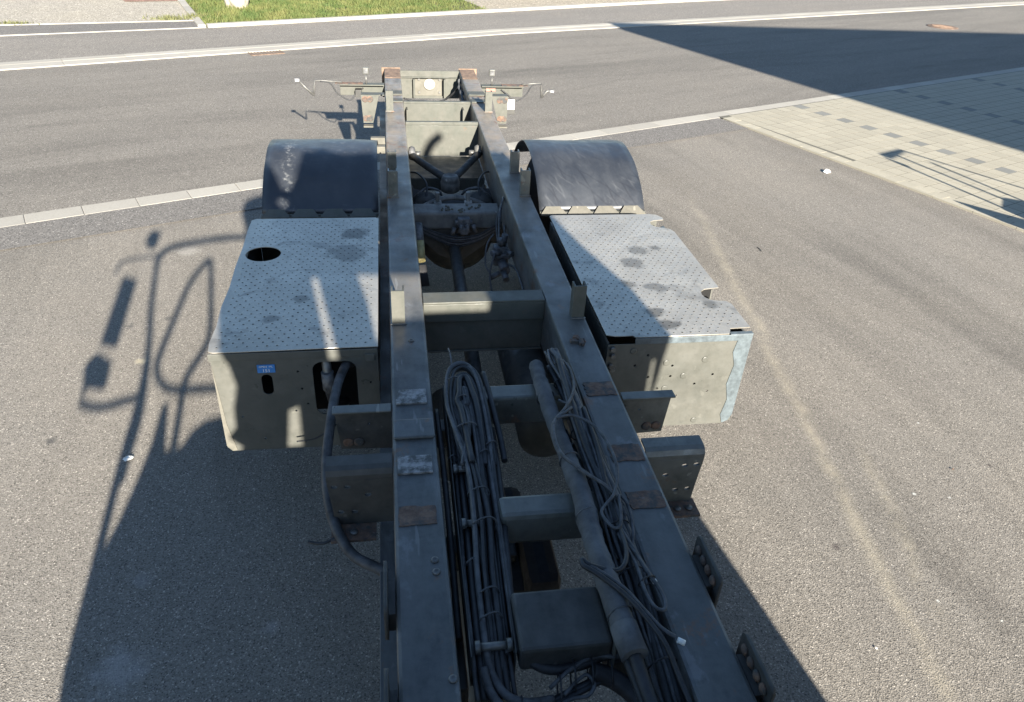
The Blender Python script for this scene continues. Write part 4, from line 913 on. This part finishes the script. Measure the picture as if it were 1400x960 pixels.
b_ = bmesh.new(); prism(b_, [(1.60, -.80), (2.30, -.80), (2.31, -.215), (2.24, -.20), (1.60, -.205)], 'y', CY-.20, CY-.03); P('shadow_block', b_, 'cabpaint', cabo, .02)  # low block added out of view to cast the lower right shadow edge
cabtube('handrail', [(-1.05, 1.57), (-1.075, 1.58), (-1.20, 1.42), (-1.28, 1.20), (-1.345, 1.0), (-1.34, .91), (-1.27, .85), (-1.15, .835), (-.76, .84)], .022)
cabtube('handrail', [(-1.05, 1.58), (-1.025, 1.35), (-1.015, 1.10), (-1.07, .99), (-1.15, .88), (-1.165, .73), (-1.18, .56)], .022)
cabtube('exhaust_pipe', [(.92, 2.45), (.93, 2.53), (.965, 2.62), (1.01, 2.68), (1.07, 2.725)], .042)
for s in (-1, 1):
    w = P('wheel', B(*sorted((s*.70, s*.75)), -1.83, -1.77, -.53, -.47), 'dark')
    b_ = bmesh.new(); lathe(b_, [(0, .36), (s*.02, .52), (s*.06, .58), (s*.1, .59), (s*.26, .59), (s*.3, .575), (s*.34, .52), (s*.36, .36)], (s*.9, -1.8, -.51), 'x', 40); P('tyre', b_, 'rubber', w)
    b_ = bmesh.new(); lathe(b_, [(s*.02, .355), (s*.12, .30), (s*.2, .12), (s*.24, .0)], (s*.9, -1.8, -.51), 'x', 28); P('rim', b_, 'dark', w)

# ------------------------------------------------------------------ small things on the ground
dg_ = empty('drain_grate', (-2.64, 14.98, .0), 'rusty rectangular drain grate set against the far kerb', 'drain grate')
dg_.rotation_euler.z = .42
link('frame', B((-.30, .30, -.17, -.14, 0, .014), (-.30, .30, .14, .17, 0, .014), (-.30, -.27, -.139, .139, 0, .014), (.27, .30, -.139, .139, 0, .014)), 'grate', dg_)
for k in range(9): link('bar', B(-.25+k*.058, -.222+k*.058, -.138, .138, 0, .011), 'grate', dg_)
mh = empty('manhole_cover', (14.29, 19.88, 0), 'round rusty brown manhole cover in the sunlit far lane', 'manhole cover')
b_ = bmesh.new(); lathe(b_, [(0, .40), (.012, .395), (.012, .33), (.009, .325), (.012, .32), (.012, 0)], (0, 0, 0), 'z', 28); link('cover', b_, 'grate', mh)
for k in range(-3, 4): link('rib', B(-.26+abs(k)*.03, .26-abs(k)*.03, k*.075-.014, k*.075+.014, .013, .02), 'grate', mh)
def scrap(name, x, y, rx, ry, rot, label, cat, mat, h=.012):
    b_ = bmesh.new(); N = 11; rr = [random.uniform(.75, 1.1) for _ in range(N)]
    A = [b_.verts.new((rx*rr[i]*cos(2*pi*i/N), ry*rr[i]*sin(2*pi*i/N), .004+random.uniform(0, h*.4))) for i in range(N)]
    C = [b_.verts.new((.6*rx*rr[i]*cos(2*pi*i/N), .6*ry*rr[i]*sin(2*pi*i/N), h+random.uniform(-.3, .3)*h)) for i in range(N)]
    for i in range(N): b_.faces.new([A[i], A[(i+1) % N], C[(i+1) % N], C[i]])
    b_.faces.new(C); b_.faces.new(A[::-1])
    o = link(name, b_, mat); o.location = (x, y, .002); o.rotation_euler.z = rot
    return tag(o, label, cat)
scrap('paper_scrap', 4.945, 8.547, .058, .05, .3, 'crumpled white paper scrap on the yard near the pavers', 'litter', 'white', .03)
scrap('paper_scrap', -2.06, 3.686, .032, .025, .5, 'small white paper scrap on the yard left of the truck', 'litter', 'white', .012)
scrap('pebble', 2.93, 3.13, .010, .007, .5, 'small dark pebble on the yard right of the boxes', 'pebble', 'rust', .007)
scrap('pebble', 1.72, 1.97, .008, .006, .9, 'small pale pebble just outside the shadow at lower right', 'pebble', 'white', .006)
tw = link('twig', T([(0, 0, .006), (.006, .05, .007), (.0, .10, .004)], .0035, 6), 'dark'); tw.location = (3.07, 6.3, 0); tag(tw, 'short dark twig on the sunlit yard behind the right box', 'twig')

# boulder
b_ = bmesh.new(); bmesh.ops.create_icosphere(b_, subdivisions=4, radius=1)
from mathutils import noise
for v in b_.verts:
    n_ = noise.noise(v.co*1.6)*.28+noise.noise(v.co*4.2)*.10
    v.co = Vector((v.co.x*.30, v.co.y*.34, v.co.z*.55))*(1+n_)
ro_ = link('boulder', b_, 'rock', None, 0, True); ro_.location = (-3.85, 19.95, .32); tag(ro_, 'pale upright boulder standing in the grass verge', 'boulder')

# grass verge
def in_grass(x, y):
    # between the two kerb edges, beyond the sidewalk
    yl = 17.50+(x+4.1)*.463
    if y < yl+.02: return False
    xl = -4.12-(y-17.5)*.335
    xr = 2.05-(y-20.1)*.3
    return xl < x < xr+.15
vs, fs = [], []
cnt = 0
while cnt < 30000:
    x = random.uniform(-5.8, 2.2); y = random.uniform(17.5, 23.2)
    if not in_grass(x, y): continue
    dens = noise.noise(Vector((x*.9, y*.9, 3)))*.5+.62
    if x > .6 and y > 20: dens -= .3
    if random.random() > dens+.12: continue
    h = random.uniform(.04, .12)*(.7+.6*dens); a = random.uniform(0, pi); w = random.uniform(.007, .014)
    lx, ly = random.gauss(0, .4)*h, random.gauss(0, .4)*h; i = len(vs)
    vs += [(x-w*cos(a), y-w*sin(a), 0), (x+w*cos(a), y+w*sin(a), 0), (x+lx, y+ly, h)]; fs.append((i, i+1, i+2)); cnt += 1
me = bpy.data.meshes.new('grass'); me.from_pydata(vs, [], fs)
go = obj_from('grass', me, 'grass'); go['kind'] = 'stuff'
def weed(x, y, n, h, label):
    vs, fs = [], []
    for k in range(n):
        r = abs(random.gauss(0, .16)); t_ = random.uniform(0, 2*pi); px, py = r*1.6*cos(t_), r*.5*sin(t_); hh = random.uniform(.4, 1)*h; a = random.uniform(0, pi); i = len(vs)
        vs += [(px-.012*cos(a), py-.012*sin(a), 0), (px+.012*cos(a), py+.012*sin(a), 0), (px+random.gauss(0, .4)*hh, py+random.gauss(0, .4)*hh, hh)]; fs.append((i, i+1, i+2))
    me = bpy.data.meshes.new('weed_tuft'); me.from_pydata(vs, [], fs); o = obj_from('weed_tuft', me, 'weed'); o.location = (x, y, .01); tag(o, label, 'weed'); o['kind'] = 'stuff'
weed(-4.95, 18.05, 260, .12, 'yellowish weed tuft at the gravel edge nearest the grass kerb')
weed(-4.55, 18.3, 160, .14, 'dry weed tuft against the end of the grass kerb')
weed(-7.6, 17.15, 160, .08, 'low weed tuft along the left gravel edge')
